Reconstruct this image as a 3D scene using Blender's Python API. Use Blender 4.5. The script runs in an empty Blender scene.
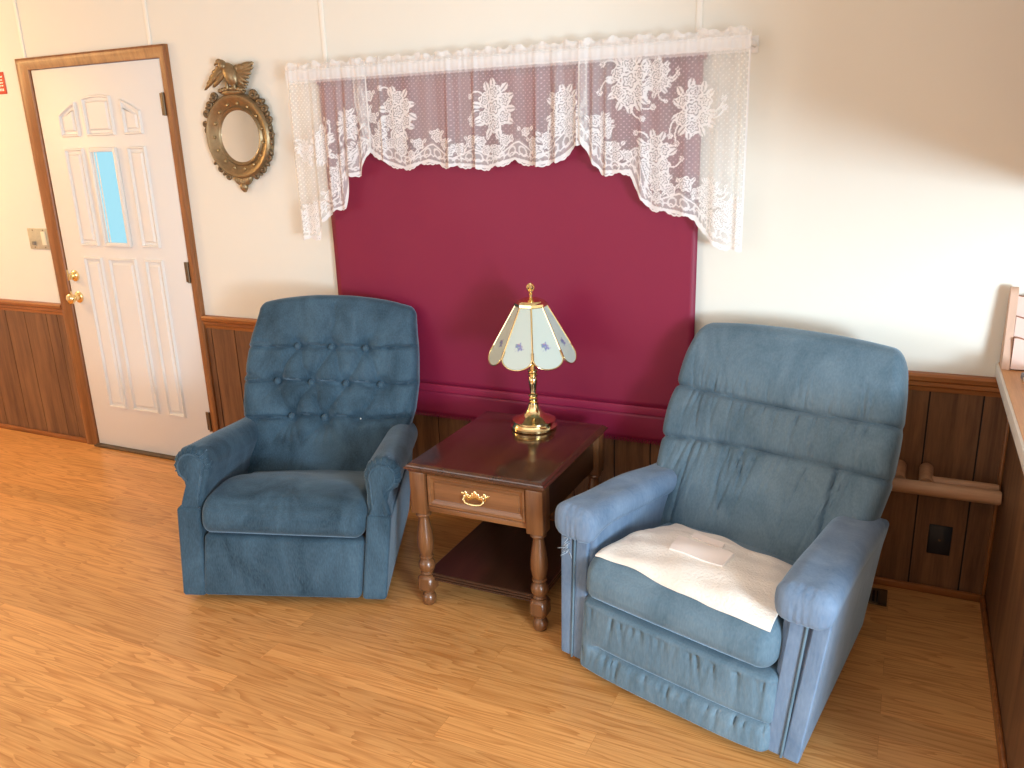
import bpy, bmesh, math, random
import numpy as np
from mathutils import Vector, Matrix
from mathutils.bvhtree import BVHTree
random.seed(4); rng = np.random.RandomState(5)
C = bpy.context.scene.collection
PI = math.pi
def R(a): return math.radians(a)
def lin(r, g, b):
    f = lambda c: (c/255/12.92) if c/255 <= .04045 else ((c/255+.055)/1.055)**2.4
    return (f(r), f(g), f(b), 1)

# ------------------------------------------------------------------ materials
def new_mat(name):
    m = bpy.data.materials.new(name); m.use_nodes = True
    nt = m.node_tree; b = nt.nodes['Principled BSDF']
    return m, nt, b
def N(nt, typ, **kw):
    n = nt.nodes.new(typ)
    for k, v in kw.items():
        if k in n.inputs: n.inputs[k].default_value = v
        else: setattr(n, k, v)
    return n
def simple(name, col, rough=.5, metal=0., noise=0., scale=20., bump=0., spec=.5, stretch=(1,1,1), coat=0., sheen=0.):
    m, nt, b = new_mat(name)
    b.inputs['Base Color'].default_value = col; b.inputs['Roughness'].default_value = rough; b.inputs['Metallic'].default_value = metal
    b.inputs['Specular IOR Level'].default_value = spec; b.inputs['Coat Weight'].default_value = coat; b.inputs['Coat Roughness'].default_value = .15
    b.inputs['Sheen Weight'].default_value = sheen
    if noise or bump:
        tc = N(nt, 'ShaderNodeTexCoord'); mp = N(nt, 'ShaderNodeMapping'); mp.inputs['Scale'].default_value = stretch
        nt.links.new(tc.outputs['Object'], mp.inputs['Vector'])
        nz = N(nt, 'ShaderNodeTexNoise', Scale=scale, Detail=5.0, Roughness=.6); nt.links.new(mp.outputs[0], nz.inputs['Vector'])
        if noise:
            mx = N(nt, 'ShaderNodeMix', data_type='RGBA')
            mx.inputs[6].default_value = tuple(c*(1-noise) for c in col[:3])+(1,); mx.inputs[7].default_value = tuple(min(1, c*(1+noise)) for c in col[:3])+(1,)
            nt.links.new(nz.outputs['Fac'], mx.inputs[0]); nt.links.new(mx.outputs[2], b.inputs['Base Color'])
        if bump:
            bp = N(nt, 'ShaderNodeBump', Strength=bump, Distance=.004); nt.links.new(nz.outputs['Fac'], bp.inputs['Height']); nt.links.new(bp.outputs[0], b.inputs['Normal'])
    return m
def wood(name, c1, c2, axis=2, scale=6., rough=.4, coat=0., spec=.5):
    """oak-like grain running along one object axis"""
    m, nt, b = new_mat(name)
    tc = N(nt, 'ShaderNodeTexCoord'); mp = N(nt, 'ShaderNodeMapping')
    s = [scale, scale, scale]; s[axis] = scale*.07; mp.inputs['Scale'].default_value = s
    nt.links.new(tc.outputs['Object'], mp.inputs['Vector'])
    n1 = N(nt, 'ShaderNodeTexNoise', Scale=3.2, Detail=6.0, Roughness=.6, Distortion=.4); nt.links.new(mp.outputs[0], n1.inputs['Vector'])
    n2 = N(nt, 'ShaderNodeTexNoise', Scale=22.0, Detail=3.0, Roughness=.7); nt.links.new(mp.outputs[0], n2.inputs['Vector'])
    ad = N(nt, 'ShaderNodeMath', operation='ADD'); mu = N(nt, 'ShaderNodeMath', operation='MULTIPLY'); mu.inputs[1].default_value = .4
    nt.links.new(n2.outputs['Fac'], mu.inputs[0]); nt.links.new(n1.outputs['Fac'], ad.inputs[0]); nt.links.new(mu.outputs[0], ad.inputs[1])
    cr = N(nt, 'ShaderNodeValToRGB'); cr.color_ramp.elements[0].position = .5; cr.color_ramp.elements[1].position = .92
    cr.color_ramp.elements[0].color = c1; cr.color_ramp.elements[1].color = c2
    nt.links.new(ad.outputs[0], cr.inputs[0]); nt.links.new(cr.outputs[0], b.inputs['Base Color'])
    bp = N(nt, 'ShaderNodeBump', Strength=.12, Distance=.002); nt.links.new(ad.outputs[0], bp.inputs['Height']); nt.links.new(bp.outputs[0], b.inputs['Normal'])
    b.inputs['Roughness'].default_value = rough; b.inputs['Coat Weight'].default_value = coat; b.inputs['Coat Roughness'].default_value = .12
    b.inputs['Specular IOR Level'].default_value = spec
    return m
def fabric(name, cd, cl, nap=5., fine=260., sheen=.6, tint=(.55,.75,.95,1)):
    """velvet pile: brushed patches of two shades, a fine weave bump and sheen"""
    m, nt, b = new_mat(name)
    tc = N(nt, 'ShaderNodeTexCoord'); mp = N(nt, 'ShaderNodeMapping'); mp.inputs['Scale'].default_value = (1.5, 1.5, .8)
    nt.links.new(tc.outputs['Object'], mp.inputs['Vector'])
    n1 = N(nt, 'ShaderNodeTexNoise', Scale=nap, Detail=5.0, Roughness=.62, Distortion=.6); nt.links.new(mp.outputs[0], n1.inputs['Vector'])
    mp2 = N(nt, 'ShaderNodeMapping'); mp2.inputs['Scale'].default_value = (1, 1, .25); nt.links.new(tc.outputs['Object'], mp2.inputs['Vector'])
    n2 = N(nt, 'ShaderNodeTexNoise', Scale=fine, Detail=2.0); nt.links.new(mp2.outputs[0], n2.inputs['Vector'])
    mu = N(nt, 'ShaderNodeMath', operation='MULTIPLY_ADD'); mu.inputs[1].default_value = .35; nt.links.new(n2.outputs['Fac'], mu.inputs[0]); nt.links.new(n1.outputs['Fac'], mu.inputs[2])
    cr = N(nt, 'ShaderNodeValToRGB'); cr.color_ramp.elements[0].position = .42; cr.color_ramp.elements[1].position = .98
    cr.color_ramp.elements[0].color = cd; cr.color_ramp.elements[1].color = cl
    nt.links.new(mu.outputs[0], cr.inputs[0]); nt.links.new(cr.outputs[0], b.inputs['Base Color'])
    bp = N(nt, 'ShaderNodeBump', Strength=.35, Distance=.002); nt.links.new(n2.outputs['Fac'], bp.inputs['Height']); nt.links.new(bp.outputs[0], b.inputs['Normal'])
    b.inputs['Roughness'].default_value = .85; b.inputs['Specular IOR Level'].default_value = .15
    b.inputs['Sheen Weight'].default_value = sheen; b.inputs['Sheen Roughness'].default_value = .32; b.inputs['Sheen Tint'].default_value = tint
    return m
def oak_floor():
    m, nt, b = new_mat('oak_laminate'); L = nt.links.new
    tc = N(nt, 'ShaderNodeTexCoord')
    br = N(nt, 'ShaderNodeTexBrick', offset=.37, squash=1.0)
    br.inputs['Scale'].default_value = 1.; br.inputs['Brick Width'].default_value = 1.15; br.inputs['Row Height'].default_value = .098
    br.inputs['Mortar Size'].default_value = .0007; br.inputs['Mortar Smooth'].default_value = .2
    br.inputs['Color1'].default_value = (0,0,0,1); br.inputs['Color2'].default_value = (1,1,1,1); br.inputs['Mortar'].default_value = (.5,.5,.5,1)
    L(tc.outputs['Object'], br.inputs['Vector'])
    # shift the grain per plank
    ml = N(nt, 'ShaderNodeVectorMath', operation='MULTIPLY_ADD'); ml.inputs[1].default_value = (7.3, 3.1, 5.7); L(br.outputs['Color'], ml.inputs[0]); L(tc.outputs['Object'], ml.inputs[2])
    mp = N(nt, 'ShaderNodeMapping'); mp.inputs['Scale'].default_value = (.7, 9., 1.); L(ml.outputs[0], mp.inputs['Vector'])
    wv = N(nt, 'ShaderNodeTexNoise', Scale=1.6, Detail=2.0, Distortion=.3); L(mp.outputs[0], wv.inputs['Vector'])
    rg = N(nt, 'ShaderNodeMath', operation='MULTIPLY'); rg.inputs[1].default_value = 13.; L(wv.outputs['Fac'], rg.inputs[0])
    fr = N(nt, 'ShaderNodeMath', operation='FRACT'); L(rg.outputs[0], fr.inputs[0])
    mp3 = N(nt, 'ShaderNodeMapping'); mp3.inputs['Scale'].default_value = (5., 130., 1.); L(ml.outputs[0], mp3.inputs['Vector'])
    n3 = N(nt, 'ShaderNodeTexNoise', Scale=1., Detail=4.0, Roughness=.65); L(mp3.outputs[0], n3.inputs['Vector'])
    c1 = N(nt, 'ShaderNodeValToRGB'); c1.color_ramp.elements[0].color = lin(228,168,102); c1.color_ramp.elements[1].color = lin(184,116,54)
    c1.color_ramp.elements[0].position = .45; c1.color_ramp.elements[1].position = .96; L(fr.outputs[0], c1.inputs[0])
    c3 = N(nt, 'ShaderNodeValToRGB'); c3.color_ramp.elements[0].color = lin(188,122,60); c3.color_ramp.elements[1].color = lin(232,174,108)
    c3.color_ramp.elements[0].position = .3; c3.color_ramp.elements[1].position = .7; L(n3.outputs['Fac'], c3.inputs[0])
    mx = N(nt, 'ShaderNodeMix', data_type='RGBA'); mx.inputs[0].default_value = .5; L(c1.outputs[0], mx.inputs[6]); L(c3.outputs[0], mx.inputs[7])
    # plank tone
    tn = N(nt, 'ShaderNodeMapRange'); tn.inputs['To Min'].default_value = .88; tn.inputs['To Max'].default_value = 1.08; L(br.outputs['Color'], tn.inputs[0])
    m2 = N(nt, 'ShaderNodeMix', data_type='RGBA', blend_type='MULTIPLY'); m2.inputs[0].default_value = 1.; L(mx.outputs[2], m2.inputs[6]); L(tn.outputs[0], m2.inputs[7])
    m3 = N(nt, 'ShaderNodeMix', data_type='RGBA', blend_type='MULTIPLY'); L(br.outputs['Fac'], m3.inputs[0]); L(m2.outputs[2], m3.inputs[6]); m3.inputs[7].default_value = (.8,.74,.68,1)
    L(m3.outputs[2], b.inputs['Base Color'])
    b.inputs['Roughness'].default_value = .33; b.inputs['Specular IOR Level'].default_value = .4
    bp = N(nt, 'ShaderNodeBump', Strength=.08, Distance=.001); L(n3.outputs['Fac'], bp.inputs['Height']); L(bp.outputs[0], b.inputs['Normal'])
    return m
def lace_mat():
    m, nt, b = new_mat('lace'); L = nt.links.new
    at = N(nt, 'ShaderNodeAttribute', attribute_name='lace')
    df = N(nt, 'ShaderNodeBsdfDiffuse'); df.inputs['Color'].default_value = (.9,.89,.88,1)
    tl = N(nt, 'ShaderNodeBsdfTranslucent'); tl.inputs['Color'].default_value = (.86,.82,.8,1)
    m1 = N(nt, 'ShaderNodeMixShader'); m1.inputs[0].default_value = .2; L(df.outputs[0], m1.inputs[1]); L(tl.outputs[0], m1.inputs[2])
    tr = N(nt, 'ShaderNodeBsdfTransparent'); m2 = N(nt, 'ShaderNodeMixShader')
    L(at.outputs['Fac'], m2.inputs[0]); L(tr.outputs[0], m2.inputs[1]); L(m1.outputs[0], m2.inputs[2])
    L(m2.outputs[0], nt.nodes['Material Output'].inputs['Surface'])
    return m
def shade_glass():
    m, nt, b = new_mat('painted_frosted_glass'); L = nt.links.new
    tc = N(nt, 'ShaderNodeTexCoord')
    sub = N(nt, 'ShaderNodeVectorMath', operation='SUBTRACT'); sub.inputs[1].default_value = (0, -.128, .355); L(tc.outputs['Object'], sub.inputs[0])
    ln = N(nt, 'ShaderNodeVectorMath', operation='LENGTH'); L(sub.outputs[0], ln.inputs[0])
    rad = N(nt, 'ShaderNodeMapRange'); rad.inputs['From Min'].default_value = .012; rad.inputs['From Max'].default_value = .038; rad.inputs['To Min'].default_value = .58; rad.inputs['To Max'].default_value = .1; L(ln.outputs['Value'], rad.inputs[0])
    n1 = N(nt, 'ShaderNodeTexNoise', Scale=75., Detail=3.0); L(tc.outputs['Object'], n1.inputs['Vector'])
    lt = N(nt, 'ShaderNodeMath', operation='SUBTRACT'); L(rad.outputs[0], lt.inputs[0]); L(n1.outputs['Fac'], lt.inputs[1])
    sm = N(nt, 'ShaderNodeMapRange'); sm.inputs['From Min'].default_value = -.02; sm.inputs['From Max'].default_value = .1; L(lt.outputs[0], sm.inputs[0])
    n2 = N(nt, 'ShaderNodeTexNoise', Scale=60., Detail=1.0); L(tc.outputs['Object'], n2.inputs['Vector'])
    cr = N(nt, 'ShaderNodeValToRGB'); e = cr.color_ramp.elements
    e[0].position = .3; e[0].color = lin(160,180,160); e[1].position = .7; e[1].color = lin(222,170,165)
    x = e.new(.42); x.color = lin(150,165,205); x = e.new(.55); x.color = lin(160,155,205); L(n2.outputs['Fac'], cr.inputs[0])
    mx = N(nt, 'ShaderNodeMix', data_type='RGBA'); L(sm.outputs[0], mx.inputs[0]); mx.inputs[6].default_value = lin(226,236,228); L(cr.outputs[0], mx.inputs[7])
    L(mx.outputs[2], b.inputs['Base Color']); b.inputs['Roughness'].default_value = .25
    b.inputs['Subsurface Weight'].default_value = 0.
    tl = N(nt, 'ShaderNodeBsdfTranslucent'); L(mx.outputs[2], tl.inputs['Color']); ms = N(nt, 'ShaderNodeMixShader'); ms.inputs[0].default_value = .4
    L(b.outputs[0], ms.inputs[1]); L(tl.outputs[0], ms.inputs[2]); L(ms.outputs[0], nt.nodes['Material Output'].inputs['Surface'])
    return m
def emit(name, col, s):
    m, nt, b = new_mat(name); b.inputs['Base Color'].default_value = (0,0,0,1); b.inputs['Emission Color'].default_value = col; b.inputs['Emission Strength'].default_value = s
    b.inputs['Roughness'].default_value = .1
    return m

M = dict(
 wall=simple('cream_wallboard', (.82,.785,.695,1), .75, noise=.012, scale=3., spec=.2),
 batten=simple('cream_batten', (.88,.84,.76,1), .6),
 panel=wood('walnut_panelling', lin(92,58,36), lin(142,98,62), 2, 7., .5),
 oak=wood('honey_oak_trim', lin(128,72,30), lin(176,108,54), 0, 9., .4),
 oakv=wood('honey_oak_upright', lin(118,70,32), lin(160,104,58), 2, 9., .4),
 groove=simple('dark_groove', (.012,.007,.005,1), .8),
 floor=oak_floor(),
 ceil=simple('ceiling_board', (.8,.78,.74,1), .8),
 door=simple('white_painted_door', (.80,.775,.74,1), .45, spec=.4),
 sky=emit('frosted_daylight_pane', (.30,.64,.76,1), 1.),
 brass=simple('polished_brass', (.86,.70,.38,1), .12, 1.), brassd=simple('aged_brass', (.50,.39,.22,1), .3, 1., noise=.3, scale=60),
 dark=simple('black_plastic', (.008,.012,.02,1), .4), bronze=simple('dark_bronze', (.16,.11,.065,1), .45, .7),
 gilt=simple('antique_gilt', (.29,.21,.115,1), .4, .75, noise=.45, scale=45., bump=.3),
 giltd=simple('dark_gilt', (.2,.145,.085,1), .42, .7, noise=.4, scale=60., bump=.3),
 mirror=simple('mirror_glass', (.92,.92,.9,1), .02, 1.),
 lace=lace_mat(), rod=simple('white_metal_rod', (.85,.84,.82,1), .4),
 shade=simple('burgundy_blind', lin(132,28,60), .5, noise=.04, scale=2.5, bump=.05, spec=.35),
 shaded=simple('burgundy_hem', lin(142,32,66), .5, spec=.35),
 blueL=fabric('teal_blue_velvet', lin(36,54,66), lin(82,108,126), 4.),
 blueLp=fabric('teal_blue_piping', lin(42,62,76), lin(88,114,132), 9.),
 blueR=fabric('faded_blue_velvet', lin(80,104,120), lin(118,140,154), 5., 200.),
 blueRa=fabric('faded_blue_arm_velvet', lin(92,114,140), lin(128,148,172), 7., 160.),
 towel=simple('cream_terry', lin(242,233,222), .95, noise=.05, scale=120., bump=.9, spec=.1, sheen=.2), patch=simple('cream_cotton_patch', lin(238,226,218), .8),
 fray=simple('pale_loose_thread', lin(170,185,200), .9),
 ttop=wood('dark_cherry_top', lin(56,30,18), lin(88,50,30), 1, 5., .16, coat=.5),
 tleg=wood('cherry_legs', lin(92,56,32), lin(128,84,50), 2, 12., .3, coat=.3), tfront=wood('cherry_drawer', lin(104,64,36), lin(136,90,54), 0, 9., .3, coat=.3),
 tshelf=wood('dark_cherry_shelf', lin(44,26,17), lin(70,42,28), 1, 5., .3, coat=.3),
 glass=shade_glass(),
 plate=simple('antique_brass_plate', (.55,.50,.38,1), .4, .4, noise=.25, scale=90.), cream=simple('cream_switch', (.85,.78,.58,1), .4), greyt=simple('grey_toggle', (.22,.2,.17,1), .5),
 red=simple('red_sign', lin(196,50,24), .5), white=simple('white_print', (.85,.8,.75,1), .6),
 ivory=simple('ivory_laminate', (.78,.73,.66,1), .4), ledge=wood('light_oak_ledge', lin(190,130,80), lin(222,166,112), 1, 8., .4),
 pale=wood('pale_pine', lin(176,128,92), lin(208,162,124), 0, 8., .5),
 pink=simple('pale_rose_painted_wood', lin(226,196,182), .6, noise=.05, scale=30.), pinkp=simple('rose_pine_post', lin(206,170,146), .6, noise=.12, scale=20., stretch=(4,4,.6)),
 brownedge=simple('brown_sawn_edge', lin(168,112,78), .6), grey=simple('slate_grey_plastic', lin(120,118,128), .45), tissue=simple('ivory_tissue', lin(216,196,172), .9),
 terracotta=simple('terracotta', lin(196,120,80), .7),
)
# ------------------------------------------------------------------ object helpers
def mk(name, verts, faces, mat, parent=None, smooth=True, autosmooth=None):
    me = bpy.data.meshes.new(name); me.from_pydata([tuple(map(float, v)) for v in verts], [], faces); me.update()
    mats = mat if isinstance(mat, (list, tuple)) else [mat]
    for q in mats: me.materials.append(q)
    if smooth:
        for p in me.polygons: p.use_smooth = True
        if autosmooth is not None: me.set_sharp_from_angle(angle=R(autosmooth))
    o = bpy.data.objects.new(name, me); C.objects.link(o)
    if parent: o.parent = parent
    return o
def from_bm(name, bm, mat, parent=None, smooth=True, auto=40):
    bmesh.ops.recalc_face_normals(bm, faces=bm.faces)
    me = bpy.data.meshes.new(name); bm.to_mesh(me); bm.free()
    mats = mat if isinstance(mat, (list, tuple)) else [mat]
    for q in mats: me.materials.append(q)
    if smooth:
        for p in me.polygons: p.use_smooth = True
        me.set_sharp_from_angle(angle=R(auto))
    o = bpy.data.objects.new(name, me); C.objects.link(o)
    if parent: o.parent = parent
    return o
def tag(o, label=None, cat=None, group=None, kind=None):
    if label: o['label'] = label
    if cat: o['category'] = cat
    if group: o['group'] = group
    if kind: o['kind'] = kind
    return o
def empty(name, loc=(0,0,0), rz=0., **kw):
    o = bpy.data.objects.new(name, None); C.objects.link(o); o.location = loc; o.rotation_euler = (0,0,rz); o.empty_display_size = .1
    return tag(o, **kw)
def bbox(bm, x0, x1, y0, y1, z0, z1, bev=0., seg=2, mi=0):
    t = bmesh.new(); r = bmesh.ops.create_cube(t, size=1.)
    bmesh.ops.transform(t, matrix=Matrix.Translation(((x0+x1)/2,(y0+y1)/2,(z0+z1)/2)) @ Matrix.Diagonal((x1-x0,y1-y0,z1-z0,1)), verts=t.verts)
    if bev: bmesh.ops.bevel(t, geom=t.edges[:], offset=bev, segments=seg, profile=.5, affect='EDGES')
    add(bm, t, mi)
def add(bm, t, mi=0):
    mp = {}
    for v in t.verts: mp[v] = bm.verts.new(v.co)
    for f in t.faces:
        try: n = bm.faces.new([mp[v] for v in f.verts]); n.material_index = mi if mi else f.material_index
        except ValueError: pass
    t.free()
def lathe(bm, prof, cx=0, cy=0, z0=0, n=32, M4=None, mi=0):
    rings = []
    for r, z in prof:
        if r < 1e-6: rings.append([bm.verts.new((cx, cy, z0+z))])
        else: rings.append([bm.verts.new((cx+r*math.cos(2*PI*k/n), cy+r*math.sin(2*PI*k/n), z0+z)) for k in range(n)])
    fs = []
    for a, b in zip(rings[:-1], rings[1:]):
        for k in range(n):
            k2 = (k+1) % n
            if len(a) == 1 and len(b) == 1: continue
            if len(a) == 1: fs.append(bm.faces.new((a[0], b[k2], b[k])))
            elif len(b) == 1: fs.append(bm.faces.new((a[k], a[k2], b[0])))
            else: fs.append(bm.faces.new((a[k], a[k2], b[k2], b[k])))
    for f in fs: f.material_index = mi
    if len(rings[0]) > 1: bm.faces.new(rings[0][::-1]).material_index = mi
    if len(rings[-1]) > 1: bm.faces.new(rings[-1]).material_index = mi
    if M4 is not None: bmesh.ops.transform(bm, matrix=M4, verts=[v for r in rings for v in r])
def tube(bm, pts, r, n=10, closed=False, cap=True):
    pts = [Vector(p) for p in pts]; m = len(pts); rings = []; up = None
    rr = r if isinstance(r, (list, tuple)) else [r]*m
    for i, p in enumerate(pts):
        if closed: t = pts[(i+1) % m]-pts[i-1]
        else: t = pts[min(i+1, m-1)]-pts[max(i-1, 0)]
        t.normalize()
        if up is None: up = Vector((0,0,1)) if abs(t.z) < .9 else Vector((1,0,0))
        a = (up - t*up.dot(t)).normalized(); b = t.cross(a); up = a
        rings.append([bm.verts.new(p+(a*math.cos(2*PI*k/n)+b*math.sin(2*PI*k/n))*rr[i]) for k in range(n)])
    for i in range(m if closed else m-1):
        A = rings[i]; B = rings[(i+1) % m]
        for k in range(n): bm.faces.new((A[k], A[(k+1) % n], B[(k+1) % n], B[k]))
    if cap and not closed: bm.faces.new(rings[0][::-1]); bm.faces.new(rings[-1])
def blob(bm, c, s, rot=None, seg=12, mi=0):
    t = bmesh.new(); bmesh.ops.create_uvsphere(t, u_segments=seg, v_segments=max(6, seg*2//3), radius=1.)
    m = Matrix.Translation(c) @ ((rot or Matrix.Identity(3)).to_4x4()) @ Matrix.Diagonal((*s, 1))
    bmesh.ops.transform(t, matrix=m, verts=t.verts); add(bm, t, mi)
def rounded(size, r, n):
    """closed rounded box grid: verts (numpy), unit-cube coordinates, faces"""
    hx, hy, hz = [s/2 for s in size]; r = (r, r, r) if not hasattr(r, '__len__') else r
    r = [min(a, b*.999) for a, b in zip(r, (hx, hy, hz))]
    def axis(h, rr, k):
        e = max(4, k//6); mid = np.linspace(-(h-rr), h-rr, max(2, k-2*e+1))
        th = np.linspace(-1, 1, 2*e+1)
        lo = -(h-rr)-rr*(np.linspace(1, 0, e+1)[:-1]); hi = (h-rr)+rr*(np.linspace(0, 1, e+1)[1:])
        return np.concatenate([lo, mid, hi])
    ax = [axis(h, rr, k) for h, rr, k in zip((hx, hy, hz), r, n)]
    idx = {}; V = []; F = []
    L = [len(a)-1 for a in ax]
    def vid(i, j, k):
        key = (i, j, k)
        if key not in idx: idx[key] = len(V); V.append((ax[0][i], ax[1][j], ax[2][k]))
        return idx[key]
    for i in range(L[0]):
        for j in range(L[1]):
            F.append((vid(i,j,0), vid(i,j+1,0), vid(i+1,j+1,0), vid(i+1,j,0))); k = L[2]
            F.append((vid(i,j,k), vid(i+1,j,k), vid(i+1,j+1,k), vid(i,j+1,k)))
    for i in range(L[0]):
        for k in range(L[2]):
            F.append((vid(i,0,k), vid(i+1,0,k), vid(i+1,0,k+1), vid(i,0,k+1))); j = L[1]
            F.append((vid(i,j,k), vid(i,j,k+1), vid(i+1,j,k+1), vid(i+1,j,k)))
    for j in range(L[1]):
        for k in range(L[2]):
            F.append((vid(0,j,k), vid(0,j,k+1), vid(0,j+1,k+1), vid(0,j+1,k))); i = L[0]
            F.append((vid(i,j,k), vid(i,j+1,k), vid(i,j+1,k+1), vid(i,j,k+1)))
    V = np.array(V); rr = np.array(r); H = np.array([hx, hy, hz])
    inner = np.clip(V, -(H-rr), H-rr); d = (V-inner)/rr
    # map the cube-corner offsets to a sphere
    ln = np.linalg.norm(d, axis=1); mx = np.abs(d).max(1)
    s = np.where(ln > 1e-9, mx/np.maximum(ln, 1e-9), 0)
    P = inner + d*s[:, None]*rr
    return P, V/H, F
def ss(a, b, x):
    t = np.clip((x-a)/(b-a), 0, 1); return t*t*(3-2*t)
def G(x, s): return np.exp(-(x/s)**2)
def segdist(px, pz, a, b):
    a = np.array(a); b = np.array(b); d = b-a; L2 = (d**2).sum()
    t = np.clip(((px-a[0])*d[0]+(pz-a[1])*d[1])/L2, 0, 1)
    return np.hypot(px-a[0]-t*d[0], pz-a[1]-t*d[1]), t
# ------------------------------------------------------------------ the room
XL, XR, YF, HC = -2.6, 7.4, -5.8, 2.5
WX = 4.48
bm = bmesh.new(); bbox(bm, XL, XR, YF, .12, -.1, 0); tag(from_bm('floor', bm, M['floor'], smooth=False), kind='structure')
bm = bmesh.new(); bbox(bm, XL, XR, YF, .12, HC, HC+.1); tag(from_bm('ceiling', bm, M['ceil'], smooth=False), kind='structure')
bm = bmesh.new()
bbox(bm, XL, -.02, 0, .12, 0, HC); bbox(bm, .915, XR, 0, .12, 0, HC); bbox(bm, -.02, .915, 0, .12, 2.05, HC)
wall = tag(from_bm('wall_back', bm, M['wall'], smooth=False), kind='structure')
bm = bmesh.new(); bbox(bm, XL-.1, XL, YF, .12, 0, HC); tag(from_bm('wall_left', bm, M['wall'], smooth=False), kind='structure')
# walls behind the camera, each with a window opening
def holed(name, fixed, a0, a1, along, wins):
    bm = bmesh.new(); edges = sorted(wins)
    def piece(s0, s1, z0, z1):
        if along == 'x': bbox(bm, s0, s1, fixed-.1, fixed, z0, z1)
        else: bbox(bm, fixed, fixed+.1, s0, s1, z0, z1)
    cur = a0
    for s0, s1, z0, z1 in edges:
        piece(cur, s0, 0, HC); piece(s0, s1, 0, z0); piece(s0, s1, z1, HC); cur = s1
    piece(cur, a1, 0, HC)
    return tag(from_bm(name, bm, M['wall'], smooth=False), kind='structure')
holed('wall_front', YF, XL, XR, 'x', [(-.6,2.2,.7,2.1)])
holed('wall_right', XR, YF, .12, 'y', [(-4.9,-2.9,.55,2.05)])
# batten strips over the wallboard joints
for x in (-.036, .845, 1.834, 3.405):
    bm = bmesh.new(); bbox(bm, x-.011, x+.011, -.006, 0, (2.09 if x < 1 else .82), HC, .003); from_bm('batten', bm, M['batten'], wall)
# grooved panelling below the rail
def panelling(x0, x1, grooves, zt, y, parent, name='wainscot_panelling', along='x', fixed=0):
    bm = bmesh.new(); xs = sorted(g for g in grooves if x0+.02 < g < x1-.02); cur = x0
    def b(a, c, d0, d1, mi):
        if along == 'x': bbox(bm, a, c, y-d0, y-d1, 0, zt, mi=mi)
        else: bbox(bm, fixed+d1, fixed+d0, a, c, 0, zt, mi=mi)
    for g in xs+[None]:
        e = (g-.0028) if g is not None else x1
        b(cur, e, .008, -.0, 0)
        if g is not None: b(e, g+.0028, .004, 0, 1); cur = g+.0028
    return from_bm(name, bm, [M['panel'], M['groove']], parent, smooth=False)
gl = [-.162,-.254,-.441,-.608]
while gl[-1] > XL: gl += [gl[-1]-.2, gl[-1]-.30, gl[-1]-.46]
gr = [.985,1.138,1.30,1.41,1.60,1.74,1.90,2.06,2.28,2.44,2.58,2.76,2.93,3.11,3.26,3.40,3.55,3.72,3.90,4.06,4.235,4.397]
panelling(XL, -.09, gl, .77, 0., wall); panelling(.945, WX, gr, .77, 0., wall)
def rail(x0, x1, parent):
    prof = [(0,.757),(.012,.757),(.014,.772),(.019,.777),(.019,.79),(.026,.797),(.028,.812),(.022,.82),(0,.822)]
    V = [(x, -y, z) for x in (x0, x1) for y, z in prof]; n = len(prof)
    F = [(i, (i+1) % n, n+(i+1) % n, n+i) for i in range(n)] + [tuple(range(n))[::-1], tuple(range(n, 2*n))]
    return mk('chair_rail', V, F, M['oak'], parent, True, 30)
rail(XL, -.092, wall); rail(.948, WX, wall)
def baseb(name, x0, x1):
    bm = bmesh.new(); bbox(bm, x0, x1, -.022, -.0085, 0, .03, .006); tag(from_bm(name, bm, M['oak']), kind='structure')
baseb('baseboard_left', XL, -.095); baseb('baseboard_back', .95, WX)
# half wall on the right with its ledge
HW = -1.45
bm = bmesh.new(); bbox(bm, WX+.008, WX+.12, HW, 0, 0, .83); half = tag(from_bm('wall_half', bm, M['panel'], smooth=False), kind='structure')
bm = bmesh.new(); bbox(bm, WX, WX+.008, HW, 0, 0, .83); from_bm('wainscot_panelling', bm, M['panel'], half, smooth=False)
bm = bmesh.new(); bbox(bm, WX-.012, WX, -.03, -.008, .03, .757, .004); from_bm('corner_strip', bm, M['oakv'], half)
bm = bmesh.new(); bbox(bm, WX-.014, WX, HW, -.024, 0, .035, .006); from_bm('baseboard', bm, M['oak'], half)
bm = bmesh.new(); bbox(bm, 4.417, 5.05, HW-.05, -.001, .832, .871, .003); from_bm('ledge_edge', bm, M['ivory'], half)
bm = bmesh.new(); bbox(bm, 4.424, 5.05, HW-.04, -.001, .8712, .8745, .001); from_bm('ledge_top', bm, M['ledge'], half)
# kitchen wall cabinet over the half wall (its shade falls on the back wall)
cab = empty('wall_cabinet', (4.60, -.75, 1.40), label='wall cabinet hung over the ledge beside the back wall', cat='cabinet')
bm = bmesh.new(); bbox(bm, 0, .33, -.74, .74, 0, .8, .004); from_bm('body', bm, M['oakv'], cab)
for s in (-.37, .37):
    bm = bmesh.new(); bbox(bm, -.019, -.001, s-.355, s+.355, .02, .78, .004); from_bm('door', bm, M['oakv'], cab)

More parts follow.
